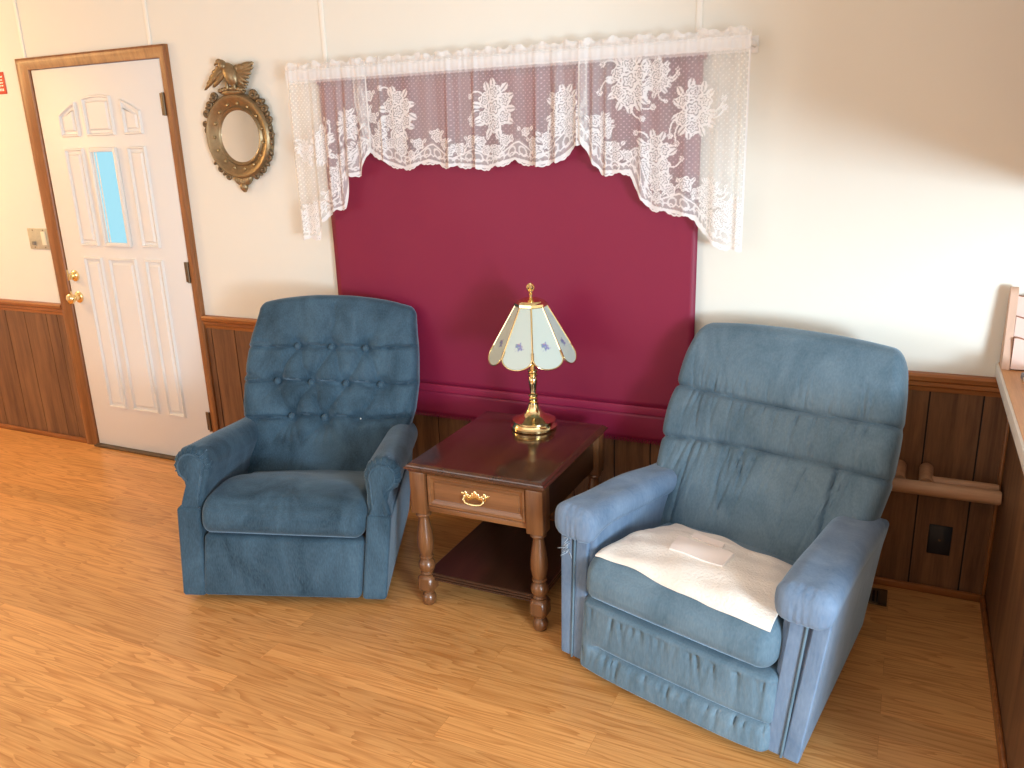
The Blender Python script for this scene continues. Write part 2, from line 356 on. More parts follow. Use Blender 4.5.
# ------------------------------------------------------------------ door
DW, DH = .895, 2.03
door = empty('door_1', (0,0,0), kind='structure')
bm = bmesh.new(); bbox(bm, 0, DW, -.008, .035, .012, DH, .002)
def moulding(outline, w=.028, h=.012, raise_in=.009):
    """raised bead frame following an outline (x,z) with a raised field inside"""
    o = [Vector(p) for p in outline]; c = sum(o, Vector((0,0)))/len(o); n = len(o)
    def off(d):
        res = []
        for i in range(n):
            p0, p1, p2 = o[i-1], o[i], o[(i+1) % n]
            e1 = (p1-p0).normalized(); e2 = (p2-p1).normalized(); n1 = Vector((-e1.y, e1.x)); n2 = Vector((-e2.y, e2.x)); b = (n1+n2); b = b/ max(.3, b.dot(n1))
            res.append(p1+b*d)
        return res
    lv = [(0, 0), (.004, h), (w*.35, h), (w*.55, -.004), (w*.8, -.004), (w*1.25, raise_in), ]
    rings = []
    for d, y in lv: rings.append([bm.verts.new((q.x, -.008-y, q.y)) for q in off(d)])
    for a, b in zip(rings[:-1], rings[1:]):
        for i in range(n): bm.faces.new((a[i], a[(i+1) % n], b[(i+1) % n], b[i]))
    return rings[-1]
def rect(x0, x1, z0, z1): return [(x0,z0),(x1,z0),(x1,z1),(x0,z1)]
cols = [(.15,.285),(.335,.535),(.60,.725)]
arcz = lambda x: 1.895-.52*(x-.437)**2*2.0
def arch(x0, x1, z0): return [(x0,z0),(x1,z0)]+[(x1+(x0-x1)*t/6., arcz(x1+(x0-x1)*t/6.)) for t in range(7)]
for i, (a, b) in enumerate(cols):
    for ol in ([arch(a,b,1.70)] if True else [])+([rect(a,b,1.15,1.645)] if i != 1 else [])+[rect(a,b,.25,1.09)]:
        last = moulding(ol); bm.faces.new(last)
from_bm('door_slab', bm, M['door'], door, auto=25)
bm = bmesh.new(); x0, x1, z0, z1 = .328, .53, 1.15, 1.645
for q in ((x0,x0+.022,z0,z1),(x1-.022,x1,z0,z1)): bbox(bm, q[0], q[1], -.026, -.008, q[2], q[3], .006)
for q in ((z0,z0+.022),(z1-.022,z1)): bbox(bm, x0+.02, x1-.02, -.026, -.008, q[0], q[1], .006)
wf = from_bm('lite_frame', bm, M['door'], door)
bm = bmesh.new(); bbox(bm, x0+.02, x1-.02, -.011, -.009, z0+.02, z1-.02); from_bm('pane', bm, M['sky'], wf, smooth=False)
bm = bmesh.new(); bbox(bm, x0+.022, x0+.034, -.016, -.010, z0+.022, z1-.022, .001); bbox(bm, x0+.045, x0+.052, -.014, -.010, z0+.022, z1-.022, .001)
from_bm('inner_bead', bm, M['door'], wf)
def onwall(bm, prof, x, z, y=-.008, n=24):  # lathe whose axis points out of the wall
    t = bmesh.new(); lathe(t, prof, n=n)
    bmesh.ops.transform(t, matrix=Matrix.Translation((x, y, z)) @ Matrix.Rotation(R(90), 4, 'X'), verts=t.verts); add(bm, t)
bm = bmesh.new(); onwall(bm, [(.031,0),(.031,.006),(.025,.011),(.017,.012),(.015,.03),(.022,.038),(.028,.048),(.029,.058),(.024,.066),(.012,.07),(0,.071)], .055, .868); from_bm('knob', bm, M['brass'], door)
bm = bmesh.new(); onwall(bm, [(.03,0),(.03,.008),(.024,.014),(.012,.016),(.011,.02),(0,.021)], .055, .985); bbox(bm, .05, .06, -.045, -.026, .968, 1.002, .002); from_bm('deadbolt', bm, M['brass'], door)
for z in (.868, .985):
    bm = bmesh.new(); bbox(bm, -.016, .0, -.012, -.004, z-.03, z+.03, .001); from_bm('strike_plate', bm, M['brass'], door)
for z in (1.83, 1.035, .25):
    bm = bmesh.new(); bbox(bm, .868, .902, -.012, -.006, z-.05, z+.05, .001); t = bmesh.new(); lathe(t, [(.007,-.052),(.007,.052)], n=12); bmesh.ops.transform(t, matrix=Matrix.Translation((.896,-.018,z)), verts=t.verts); add(bm, t)
    from_bm('hinge', bm, M['bronze'], door)
# casing, mitred, with a stepped profile
def casing():
    prof = [(0,.0),(0,.020),(.012,.026),(.03,.024),(.055,.018),(.068,.016),(.072,.010),(.072,.0)]  # distance from outer edge, projection
    O = [(-.092,0),(-.092,2.09),(.952,2.09),(.952,0)]
    W = [1.2, 1.0, .9, .9]
    V = []; F = []; n = len(prof)
    for i, (x, z) in enumerate(O):
        for d, y in prof:
            k = d/.072
            dx = .085*k if i < 2 else -.05*k; dz = -.058*k if i in (1, 2) else 0
            V.append((x+dx, -y, z+dz))
    for i in range(3):
        for j in range(n-1): F.append((i*n+j, i*n+j+1, (i+1)*n+j+1, (i+1)*n+j))
    return mk('trim_1', V, F, M['oakv'], None, True, 30)
tag(casing(), kind='structure')
bm = bmesh.new(); bbox(bm, -.01, .905, -.04, .03, .001, .011, .003); tag(from_bm('trim_2', bm, M['bronze']), kind='structure')  # threshold

# ------------------------------------------------------------------ red sign, switch plate, outlet, floor register
sg = empty('warning_sign', (-.29, -.001, 1.985), label='small red sign with pale print left of the door', cat='sign')
bm = bmesh.new(); bbox(bm, -.09, .066, -.003, 0, -.055, .053, .001); from_bm('plate', bm, M['red'], sg)
bm = bmesh.new()
for k, (z, h) in enumerate(((.03,.008),(.014,.006),(.0,.006),(-.014,.006),(-.034,.012))):
    x = -.075
    while x < .05:
        w = random.uniform(.006, .014); bbox(bm, x, min(x+w, .052), -.0036, -.003, z-h/2, z+h/2); x += w+.004
from_bm('printed_lines', bm, M['white'], sg, smooth=False)
sw = empty('light_switch', (-.19, -.001, 1.177), label='double light switch in a brassy plate left of the door', cat='light switch')
bm = bmesh.new(); bbox(bm, -.083, .083, -.006, 0, -.057, .057, .003); from_bm('plate', bm, M['plate'], sw)
bm = bmesh.new(); bbox(bm, .028, .062, -.011, -.006, -.033, .04, .002); from_bm('rocker', bm, M['cream'], sw)
bm = bmesh.new(); bbox(bm, -.052, -.03, -.014, -.006, -.034, -.014, .002); from_bm('toggle', bm, M['greyt'], sw)
for z in (-.046, .047):
    for x in (-.04, .045): bm = bmesh.new(); onwall(bm, [(.004,0),(.003,.0015),(0,.002)], x, z, y=-.006, n=10); from_bm('screw', bm, M['bronze'], sw)
ol = empty('wall_plate', (4.318, -.009, .214), label='plain black wall plate low on the dark panelling', cat='wall plate')
bm = bmesh.new(); bbox(bm, -.037, .037, -.006, 0, -.056, .056, .003); from_bm('plate', bm, M['dark'], ol)
bm = bmesh.new(); onwall(bm, [(.0045,0),(.0035,.0015),(0,.002)], 0, 0, y=-.006, n=10); from_bm('screw', bm, M['bronze'], ol)
vt = empty('floor_register', (4.06, -.115, .001), label='brown slotted floor vent beside the right recliner', cat='vent')
bm = bmesh.new()
for q in ((-.11,.11,-.057,-.043),(-.11,.11,.043,.057),(-.11,-.096,-.057,.057),(.08,.11,-.057,.057)): bbox(bm, q[0], q[1], q[2], q[3], 0, .006, .002)
from_bm('frame', bm, M['bronze'], vt)
bm = bmesh.new()
for k in range(12): bbox(bm, -.09+k*.0145, -.09+k*.0145+.006, -.043, .043, .0, .0045)
from_bm('louvre', bm, M['bronze'], vt, smooth=False)
bm = bmesh.new(); bbox(bm, -.1, .09, -.05, .05, 0, .0012); from_bm('duct_shade', bm, M['groove'], vt, smooth=False)  # near-black sheet painting the shade inside the duct; the floor is unbroken

# ------------------------------------------------------------------ pale wooden rail low on the wall, right of the big recliner
rl = empty('wooden_rail', (4.3, -.008, .45), label='pale round wooden rail on pegs low on the wall', cat='rail')
def rodx(x0, x1, y, z, r):
    bm = bmesh.new(); t = bmesh.new(); lathe(t, [(0,x0),(r*.85,x0),(r,x0+.006),(r,x1-.006),(r*.85,x1),(0,x1)], n=28)
    bmesh.ops.transform(t, matrix=Matrix.Translation((0,y,z)) @ Matrix.Rotation(R(90), 4, 'Y'), verts=t.verts); add(bm, t); return bm
from_bm('front_bar', rodx(-.31, .172, -.122, .0, .024), M['pale'], rl)
from_bm('rear_bar', rodx(-.04, .168, -.072, .008, .019), M['pale'], rl)
for x in (-.135, -.05):
    bm = bmesh.new(); t = bmesh.new(); lathe(t, [(0,-.0),(.02,0.0),(.023,.006),(.023,.1)], n=24)
    bmesh.ops.transform(t, matrix=Matrix.Translation((x,-.002,.03)) @ Matrix.Rotation(R(103), 4, 'X'), verts=t.verts); add(bm, t); from_bm('peg', bm, M['pale'], rl)

# ------------------------------------------------------------------ eagle mirror
mr = empty('eagle_mirror', (1.328, -.001, 1.672), label='round convex mirror in a gilt frame topped by an eagle', cat='mirror')
mr.rotation_euler = (0, R(0), 0)
bm = bmesh.new(); prof = [(.113,.010),(.116,.016),(.124,.020),(.132,.012),(.150,.020),(.163,.034),(.176,.036),(.186,.028),(.19,.012),(.188,0),(.113,0)]
n = 72; rings = [[bm.verts.new((r*math.cos(2*PI*k/n), -y, r*math.sin(2*PI*k/n))) for k in range(n)] for r, y in prof]
for i in range(len(rings)):
    a, b = rings[i], rings[(i+1) % len(rings)]
    for k in range(n): bm.faces.new((a[k], a[(k+1) % n], b[(k+1) % n], b[k]))
fr = from_bm('ring_frame', bm, M['gilt'], mr)
for k in range(15):
    a = 2*PI*(k+.5)/15; bm = bmesh.new(); blob(bm, (.143*math.cos(a), -.02, .143*math.sin(a)), (.0075,)*3, seg=10); from_bm('ball', bm, M['brassd'], fr)
bm = bmesh.new(); c = bm.verts.new((0,-.013,0)); pr = None
for i in range(1, 7):
    r = .114*i/6; ring = [bm.verts.new((r*math.cos(2*PI*k/n), -.010-.003*(1-(i/6)**2), r*math.sin(2*PI*k/n))) for k in range(n)]
    for k in range(n):
        if pr is None: bm.faces.new((c, ring[k], ring[(k+1) % n]))
        else: bm.faces.new((pr[k], pr[(k+1) % n], ring[(k+1) % n], ring[k]))
    pr = ring
gm = from_bm('mirror_glass', bm, M['mirror'], mr, auto=180); gm['label'] = 'convex mirror glass'
def rot2(a): return Matrix.Rotation(a, 3, 'Y')
# eagle (y towards the room is negative)
eg = bmesh.new()
blob(eg, (.012,-.035,.262), (.036,.026,.055), rot2(R(-28)), 16)
blob(eg, (-.02,-.045,.302), (.02,.018,.026), rot2(R(-30)), 12); blob(eg, (-.034,-.05,.316), (.016,.014,.014), None, 12)
blob(eg, (-.052,-.052,.309), (.012,.006,.005), rot2(R(-35)), 8)
for k in range(5): blob(eg, (.05+.006*k,-.03,.225-.004*k+.012*(k-2)), (.034,.006,.007), rot2(R(38-6*k)), 8)
for s in (-.012, .03): blob(eg, (s,-.04,.215), (.009,.009,.022), None, 8)
eagle = from_bm('eagle', eg, M['gilt'], mr, auto=180)
def wing(root, tips, name='wing'):
    w = bmesh.new()
    for i, (tx, tz, wd) in enumerate(tips):
        d = Vector((tx-root[0], 0, tz-root[1])); c = (root[0]+d.x*.52, -.03-.0015*i, root[1]+d.z*.52)
        blob(w, c, (d.length*.52, .007, wd), rot2(-math.atan2(d.z, d.x)), 10)
    return from_bm(name, w, M['gilt'], eagle, auto=180)
wing((.03,.268), [(.142,.305,.014),(.14,.285,.013),(.128,.262,.013),(.114,.244,.012),(.098,.228,.012),(.08,.214,.012)]).name
w2 = bmesh.new(); pts = []
wing((.03,.28), [(.135,.302,.016),(.118,.288,.016),(.095,.292,.018),(.06,.292,.016)])
wing((-.03,.29), [(-.076,.296,.012),(-.098,.276,.012),(-.118,.252,.012),(-.134,.23,.011),(-.15,.205,.010)])
wing((-.015,.275), [(-.06,.29,.016),(-.075,.27,.015),(-.085,.245,.014),(-.1,.215,.012)])
bm = bmesh.new(); 
for k in range(9): blob(bm, (-.062+.0155*k,-.032,.197+.008*math.sin(PI*k/8)), (.011,.014,.011), None, 10)
blob(bm, (0,-.022,.19), (.075,.02,.016), None, 14); from_bm('perch', bm, M['gilt'], mr, auto=180)
def scroll(name, cs):
    b = bmesh.new(); cs = [(x*.965, z*.975, r*.8, t) for x, z, r, t in cs]
    for x, z, r, t in cs:
        if t == 'c':
            tube(b, [(x+r*(1-.5*k/26)*math.cos(.5*k)*1., -.022, z+r*(1-.5*k/26)*math.sin(.5*k)) for k in range(27)], [.008-.0001*k for k in range(27)], 8)
            blob(b, (x,-.026,z), (r*.45,.012,r*.45), None, 8)
        else: blob(b, (x,-.02,z), (r*1.5,.012,r*.7), rot2(R(t)), 10)
    return from_bm(name, b, M['giltd'], mr, auto=180)
scroll('leaf_scroll', [(.118,.178,.022,'c'),(.152,.14,.02,'c'),(.176,.115,.018,'c'),(.196,.066,.015,'c'),(.196,.03,.014,-70),(.2,0,.013,'c'),(.197,-.03,.013,-100),(.135,.165,.016,-40),(.168,.145,.014,-50),(.188,.09,.014,-60)])
scroll('leaf_scroll', [(-.118,.178,.02,'c'),(-.152,.142,.018,'c'),(-.178,.105,.016,'c'),(-.192,.06,.012,'c'),(-.135,.165,.014,40),(-.168,.125,.014,55),(-.193,.03,.012,80)])
scroll('leaf_scroll', [(.186,-.075,.014,-110),(.172,-.1,.014,'c'),(.155,-.125,.014,-135),(.13,-.15,.016,'c'),(.105,-.168,.014,-150),(.085,-.18,.013,'c')])
scroll('leaf_scroll', [(-.16,-.115,.012,130),(-.13,-.145,.014,'c'),(-.108,-.165,.014,145),(-.085,-.182,.013,'c')])
bm = bmesh.new()
for k in range(7):
    a = (k-3)*.2; blob(bm, (.055*math.sin(a)*1.2,-.02,-.2+.01*abs(k-3)*.3), (.012,.014,.026), rot2(a*.9), 8)
blob(bm, (0,-.022,-.222), (.022,.016,.022), None, 10); blob(bm, (0,-.02,-.238), (.010,.012,.010), None, 8); from_bm('pendant_leaf', bm, M['gilt'], mr, auto=180)

# ------------------------------------------------------------------ burgundy roller blind
bl = empty('roller_blind', (0,0,0), label='burgundy roller blind pulled down behind the lace valance', cat='blind')
def sheet(x0, x1, z0, z1, y, nx, nz, fy, th=.0012, zf=None):
    xs = np.linspace(x0, x1, nx+1); zs = np.linspace(z0, z1, nz+1); V = []; F = []
    for s in (0, 1):
        for k in zs:
            for x in xs: V.append((x, y-fy(x, k)+s*th, k + (zf(x) if (zf and k == zs[0]) else 0)))
    W = nx+1; S = W*(nz+1)
    for j in range(nz):
        for i in range(nx):
            a = j*W+i; F.append((a, a+1, a+W+1, a+W)); F.append((S+a, S+a+W, S+a+W+1, S+a+1))
    for i in range(nx): F.append((i, S+i, S+i+1, i+1)); a = nz*W+i; F.append((a, a+1, S+a+1, S+a))
    for j in range(nz): a = j*W; F.append((a, a+W, S+a+W, S+a)); a += nx; F.append((a, S+a, S+a+W, a+W))
    return V, F
bx0, bx1 = 1.812, 3.43
wav = lambda x, z: .0022*math.sin(x*2.3+z*1.4)+.0016*math.sin(x*5.1-z*3.3)+.0010*math.sin(x*11+z*9)*max(0,1-abs(z-1.3))
mk('blind_sheet', *sheet(bx0, bx1, .60, 1.87, -.036, 60, 60, wav), M['shade'], bl)
bm = bmesh.new(); bbox(bm, bx0, bx1, -.044, -.031, .566, .601, .005, 3); hb = from_bm('hem_bar', bm, M['shaded'], bl)
mk('hem_skirt', *sheet(bx0, bx1, .458, .57, -.037, 60, 6, lambda x, z: .001*math.sin(x*9)), M['shade'], bl)
bm = bmesh.new(); k = 0; x = bx0+.01
while x < bx1-.005:
    tube(bm, [(x,-.037,.462),(x+.003,-.039,.452),(x+.0065,-.037,.447),(x+.010,-.036,.452),(x+.013,-.037,.462)], .0022, 5); x += .0145
from_bm('fringe', bm, M['shaded'], bl)
bm = bmesh.new(); t = bmesh.new(); lathe(t, [(0,bx0-.01),(.02,bx0-.01),(.02,bx1+.01),(0,bx1+.01)], n=20)
bmesh.ops.transform(t, matrix=Matrix.Translation((0,-.026,1.885)) @ Matrix.Rotation(R(90),4,'Y'), verts=t.verts); add(bm, t); from_bm('roller', bm, M['shade'], bl)

# ------------------------------------------------------------------ lace valances on a white rod
rd = empty('curtain_rod', (0,0,0), label='white curtain rod running through the lace heading', cat='curtain rod')
bm = bmesh.new(); tube(bm, [(1.715,-.001,1.902),(1.715,-.07,1.902),(1.728,-.085,1.902),(2.6,-.085,1.902),(3.58,-.085,1.902),(3.594,-.07,1.902),(3.594,-.001,1.902)], .009, 10); from_bm('bar', bm, M['rod'], rd)
for x in (1.715, 3.594):
    bm = bmesh.new(); bbox(bm, x-.012, x+.012, -.005, -.0005, 1.875, 1.93, .002); from_bm('bracket', bm, M['rod'], rd)

def rose(D, X, Z, cx, cz, r, ph=0.):
    dx, dz = X-cx, Z-cz; rr = np.hypot(dx, dz)/r; th = np.arctan2(dz, dx)
    edge = 1+.10*np.cos(6*th+ph); ins = rr < edge
    l = np.abs(((rr*2.6+.32*np.cos(5*th+ph+rr*3)) % 1)-.5)
    val = np.where(l < .17, .40, .96); val = np.where(rr > edge-.14, 1., val)
    D[ins] = np.maximum(D[ins]*.3, val[ins]) if False else val[ins]
def leaf(D, X, Z, cx, cz, a, l, w):
    dx, dz = X-cx, Z-cz; u = dx*math.cos(a)+dz*math.sin(a); v = -dx*math.sin(a)+dz*math.cos(a)
    t = u/l; ins = (t > 0) & (t < 1) & (np.abs(v) < w*np.sin(np.clip(t,0,1)*PI)**.8)
    D[ins] = np.where(np.abs(v[ins]) < w*.2, .45, .95)
def stroke(D, X, Z, pts, w, val=.95):
    for a, b in zip(pts[:-1], pts[1:]):
        m = (X > min(a[0],b[0])-w*2) & (X < max(a[0],b[0])+w*2) & (Z > min(a[1],b[1])-w*2) & (Z < max(a[1],b[1])+w*2)
        if m.any():
            d, _ = segdist(X[m], Z[m], a, b); q = D[m]; q[d < w] = val; D[m] = q
def bouquet(D, X, Z, cx, cz, s, seed):
    rr = np.random.RandomState(seed)
    for k in range(11):
        a = 2*PI*k/11+rr.uniform(-.2,.2); r0 = s*(.55+.12*rr.rand()); leaf(D, X, Z, cx+r0*math.cos(a)*.75, cz+r0*math.sin(a)*1.05, a+rr.uniform(-.5,.5), s*.42, s*.12)
    for k in range(4):
        a = rr.uniform(0, 2*PI); p = [(cx+s*(.8+.5*t)*math.cos(a+.35*t*t)*.8, cz+s*(.8+.5*t)*math.sin(a+.35*t*t)) for t in np.linspace(0,1,8)]
        stroke(D, X, Z, p, .0028); rose(D, X, Z, p[-1][0], p[-1][1], s*.1)
    for k in range(6):
        a = 2*PI*k/6+.5; rose(D, X, Z, cx+s*.46*math.cos(a)*.85, cz+s*.55*math.sin(a), s*.27, k)
    rose(D, X, Z, cx, cz+s*.05, s*.33, 1.)
def valance(name, x0, x1, hem, bouquets, folds, ybase, label, part_z=1.884, seed=1, small=True, band=.088):
    rs = np.random.RandomState(seed)
    hx = np.array([h[0] for h in hem]); hz = np.array([h[1] for h in hem])
    dx = .0026; nx = int((x1-x0)/dx); xs = np.linspace(x0, x1, nx+1)
    zb = np.interp(xs, hx, hz) - .013*np.abs(np.sin(PI*xs/.083)) - .0035*np.abs(np.sin(PI*xs/.0208))
    ztop = 1.948 + .005*np.sin(xs*61+seed)+.004*np.sin(xs*143)
    nz = 250; T = np.linspace(0, 1, nz+1)
    Zc = zb[None,:]*(1-T[:,None]) + ztop[None,:]*T[:,None]; X = np.repeat(xs[None,:], nz+1, 0)
    # folds: deep pleats where listed, soft ripples elsewhere, tight gathers in the heading
    Y = np.zeros_like(X); drop = np.clip((1.89-Zc)/.35, 0, 1)
    for fx, fw, fa in folds: Y += 1.3*fa*G(X-fx-.02*drop*np.sign(fx-2.6)*0, fw)*(.35+.65*drop)
    Y += .004*np.sin(X*34+seed+Zc*1.5)*(.4+.6*drop) + .0025*np.sin(X*83+2*seed)
    head = ss(1.925, 1.94, Zc); pocket = ss(1.880, 1.886, Zc)*(1-ss(1.918, 1.924, Zc))
    Y += .0018*np.sin(X*260+.7*np.sin(X*37))*(ss(1.84,1.885,Zc))
    Y = ybase - Y*(1-.6*ss(1.86, 1.885, Zc)) - pocket*.004 - head*.006*np.sin(X*75+1.3*np.sin(X*21))
    Y = np.minimum(Y, -.0975+0*Y) if ybase < -.1 else np.minimum(Y, -.097)
    # lace density
    D = np.full(X.shape, .33)+.05*np.sin(X*9+seed)*np.sin(X*23)
    dots = (((np.round(X/.0095).astype(int)+np.round(Zc/.0095).astype(int)) % 2) == 0) & (np.hypot((X/.0095-np.round(X/.0095)), (Zc/.0095-np.round(Zc/.0095))) < .22)
    D[dots] = .62
    hs = np.linspace(x0, x1, 700); hp = np.stack([hs, np.interp(hs, hx, hz)], 1)
    de = np.full(X.shape, 9.)
    for k in range(0, len(hp)-1): 
        m = np.abs(X-hp[k,0]) < .13
        if m.any(): d = np.hypot(X[m]-hp[k,0], Zc[m]-hp[k,1]); de[m] = np.minimum(de[m], d)
    for b in bouquets: bouquet(D, X, Zc, *b)
    # arc length along the hem for the border repeat
    arc = np.concatenate([[0], np.cumsum(np.hypot(*np.diff(hp, axis=0).T))]); S = np.interp(X, hp[:,0], arc)
    tri = np.abs(((S/.19+.25) % 1)-.5)*2
    bh = band*(.45+.75*tri)
    D = np.where((de < bh*.72), .46, D); lobe = np.abs(np.hypot(((S/.047) % 1)-.5, (de-bh*.36)/.047)-.33) < .07; D[lobe & (de < bh*.72)] = .9
    lp = np.abs(de-bh*.62) < .0032; D[lp & (de < band*1.4)] = .95
    # roses along the border crest
    sA = 0.
    while sA < arc[-1]:
        i = np.searchsorted(arc, sA); i = min(i, len(hp)-1); tt = abs(((sA/.19+.25) % 1)-.5)*2; hh = band*(.45+.75*tt)
        j = min(i+3, len(hp)-1); k0 = max(i-3, 0); tx = hp[j]-hp[k0]; tx = tx/np.hypot(*tx); nrm = np.array([-tx[1], tx[0]])
        c = hp[i]+nrm*hh*1.0; rose(D, X, Zc, c[0], c[1], .021+.004*math.sin(sA*40), sA*9); leaf(D, X, Zc, c[0]+.02, c[1]+.004, .9, .022, .007); leaf(D, X, Zc, c[0]-.02, c[1]+.004, PI-.9, .022, .007); sA += .043
    ripple = (np.abs(de-.019-.006*np.abs(np.sin(PI*S/.02))) < .0028); D[ripple] = .95
    holes = (np.hypot(((S/.0125) % 1)-.5, (de-.011)/.0125) < .26); D[holes & (de < .02)] = .4
    rim = (Zc-(zb[None,:])) < .0065; D[rim | (de < .006)] = .97
    D = np.where(Zc > 1.872, np.maximum(D*.4+.45, .55), D)
    D = np.where(pocket > .5, .86, D); D = np.where(head > .5, .66+.1*np.sin(X*75), D)
    D = np.where((np.abs(Zc-1.884) < .003) | (np.abs(Zc-1.921) < .003), .95, D)
    D[:, :3] = .9; D[:, -3:] = .9
    W = nx+1; V = np.stack([X, Y, Zc], -1).reshape(-1,3)
    idx = np.arange(W*(nz+1)).reshape(nz+1, W)
    F = np.stack([idx[:-1,:-1], idx[:-1,1:], idx[1:,1:], idx[1:,:-1]], -1).reshape(-1,4)
    me = bpy.data.meshes.new(name); me.from_pydata(V.tolist(), [], F.tolist()); me.materials.append(M['lace'])
    me.polygons.foreach_set('use_smooth', [True]*len(me.polygons))
    at = me.attributes.new('lace', 'FLOAT', 'POINT'); at.data.foreach_set('value', np.clip(D,0,1).reshape(-1).astype(np.float32)); me.update()
    o = bpy.data.objects.new(name, me); C.objects.link(o)
    return tag(o, label, 'curtain', 'lace window valances')
valance('lace_swag', 1.70, 2.10, [(1.68,1.236),(1.80,1.24),(1.825,1.30),(1.86,1.345),(1.96,1.376),(1.985,1.50),(2.045,1.51),(2.07,1.56),(2.10,1.61)],
        [(1.75,1.31,.07,3),(1.86,1.62,.085,4),(1.765,1.60,.05,8),(2.0,1.7,.07,6),(1.94,1.5,.06,9)], [(1.72,.012,.012),(1.83,.014,.020),(1.90,.02,.024),(1.955,.012,.012),(2.0,.018,.026),(2.06,.02,.02)], -.102,
        'narrow lace swag at the door end of the rod, stepping up in folds', seed=2)
valance('lace_valance', 2.03, 3.035, [(2.02,1.84),(2.045,1.72),(2.07,1.64),(2.09,1.60),(2.17,1.549),(2.25,1.524),(2.365,1.552),(2.43,1.535),(2.545,1.532),(2.63,1.523),(2.74,1.552),(2.82,1.531),(2.92,1.544),(2.97,1.58),(3.04,1.63)],
        [(2.235,1.735,.105,1),(2.665,1.735,.105,2),(2.945,1.72,.09,5)], [(2.16,.008,.012),(2.47,.012,.02),(2.53,.01,-.012),(2.585,.012,.02),(2.845,.014,.024),(2.885,.01,-.012),(2.92,.016,.026),(3.0,.014,.02)], -.1,
        'short straight lace valance with scalloped hem over the middle of the blind', seed=3)
valance('lace_swag', 3.005, 3.60, [(3.0,1.64),(3.03,1.60),(3.06,1.535),(3.09,1.50),(3.196,1.50),(3.238,1.405),(3.286,1.372),(3.374,1.358),(3.43,1.342),(3.494,1.26),(3.55,1.238),(3.64,1.236)],
        [(3.19,1.80,.105,7),(3.29,1.815,.07,12),(3.285,1.545,.095,8),(3.42,1.70,.10,11),(3.48,1.42,.06,13),(3.56,1.36,.06,14),(3.56,1.30,.05,15),(3.1,1.66,.05,16)], [(3.02,.02,.024),(3.06,.012,.02),(3.11,.012,.014),(3.24,.014,.01),(3.40,.02,.012),(3.5,.02,.012),(3.58,.012,.012)], -.103,
        'wide lace swag at the ledge end of the rod, its long tail on bare wall', seed=5)

# ------------------------------------------------------------------ recliners (local: x across, y back from the front face, z up)
def spine_map(P, spine, T):
    """bend a box (x, y depth, z = arc length) along a spine of (v, z) points for the front face"""
    sp = np.array(spine, float)
    # densify with Catmull-Rom
    pts = []
    q = np.vstack([2*sp[0]-sp[1], sp, 2*sp[-1]-sp[-2]])
    for i in range(1, len(q)-2):
        for t in np.linspace(0, 1, 24, endpoint=False):
            a, b, c, d = q[i-1], q[i], q[i+1], q[i+2]
            pts.append(.5*((2*b)+(-a+c)*t+(2*a-5*b+4*c-d)*t*t+(-a+3*b-3*c+d)*t**3))
    pts.append(sp[-1]); pts = np.array(pts)
    s = np.concatenate([[0], np.cumsum(np.hypot(*np.diff(pts, axis=0).T))]); tan = np.gradient(pts, s, axis=0); tan /= np.linalg.norm(tan, axis=1)[:,None]
    w = P[:,2]; v0 = np.interp(w, s, pts[:,0]); z0 = np.interp(w, s, pts[:,1]); tv = np.interp(w, s, tan[:,0]); tz = np.interp(w, s, tan[:,1])
    # normal pointing backwards = (tz, -tv)
    return np.stack([P[:,0], v0+tz*P[:,1], z0-tv*P[:,1]], 1), s[-1], s, pts
def spine_len(spine): return spine_map(np.zeros((1,3)), spine, 0)[1]
class Chair:
    def __init__(s, lean, side, roll=0., shear=0., taper=0., skew=0.): s.lean, s.side, s.roll, s.shear, s.taper, s.skew = lean, side, roll, shear, taper, skew
    def warp(s, P):
        P = np.array(P, float).copy(); z = np.maximum(P[:,2]-.03, 0); v = np.maximum(P[:,1], 0)
        P[:,0] = P[:,0]*(1-s.taper*np.minimum(v, .8))-s.shear*v; P[:,1] += s.skew*P[:,0]*ss(.15,.55,v)
        P[:,1] += s.lean*z; z2 = -s.roll*P[:,0]*np.clip(z/.5, 0, 1); P[:,0] += s.side*z; P[:,2] += z2
        return P
    def put(s, name, V, F, mat, parent, auto=60): return mk(name, s.warp(V), F, mat, parent, True, auto)
    def box(s, name, x0, x1, y0, y1, z0, z1, r, n, mat, parent, fn=None):
        P, U, F = rounded((x1-x0, y1-y0, z1-z0), r, n)
        P = P+np.array([(x0+x1)/2, (y0+y1)/2, (z0+z1)/2])
        if fn is not None: P = fn(P, U)
        return s.put(name, P, F, mat, parent)
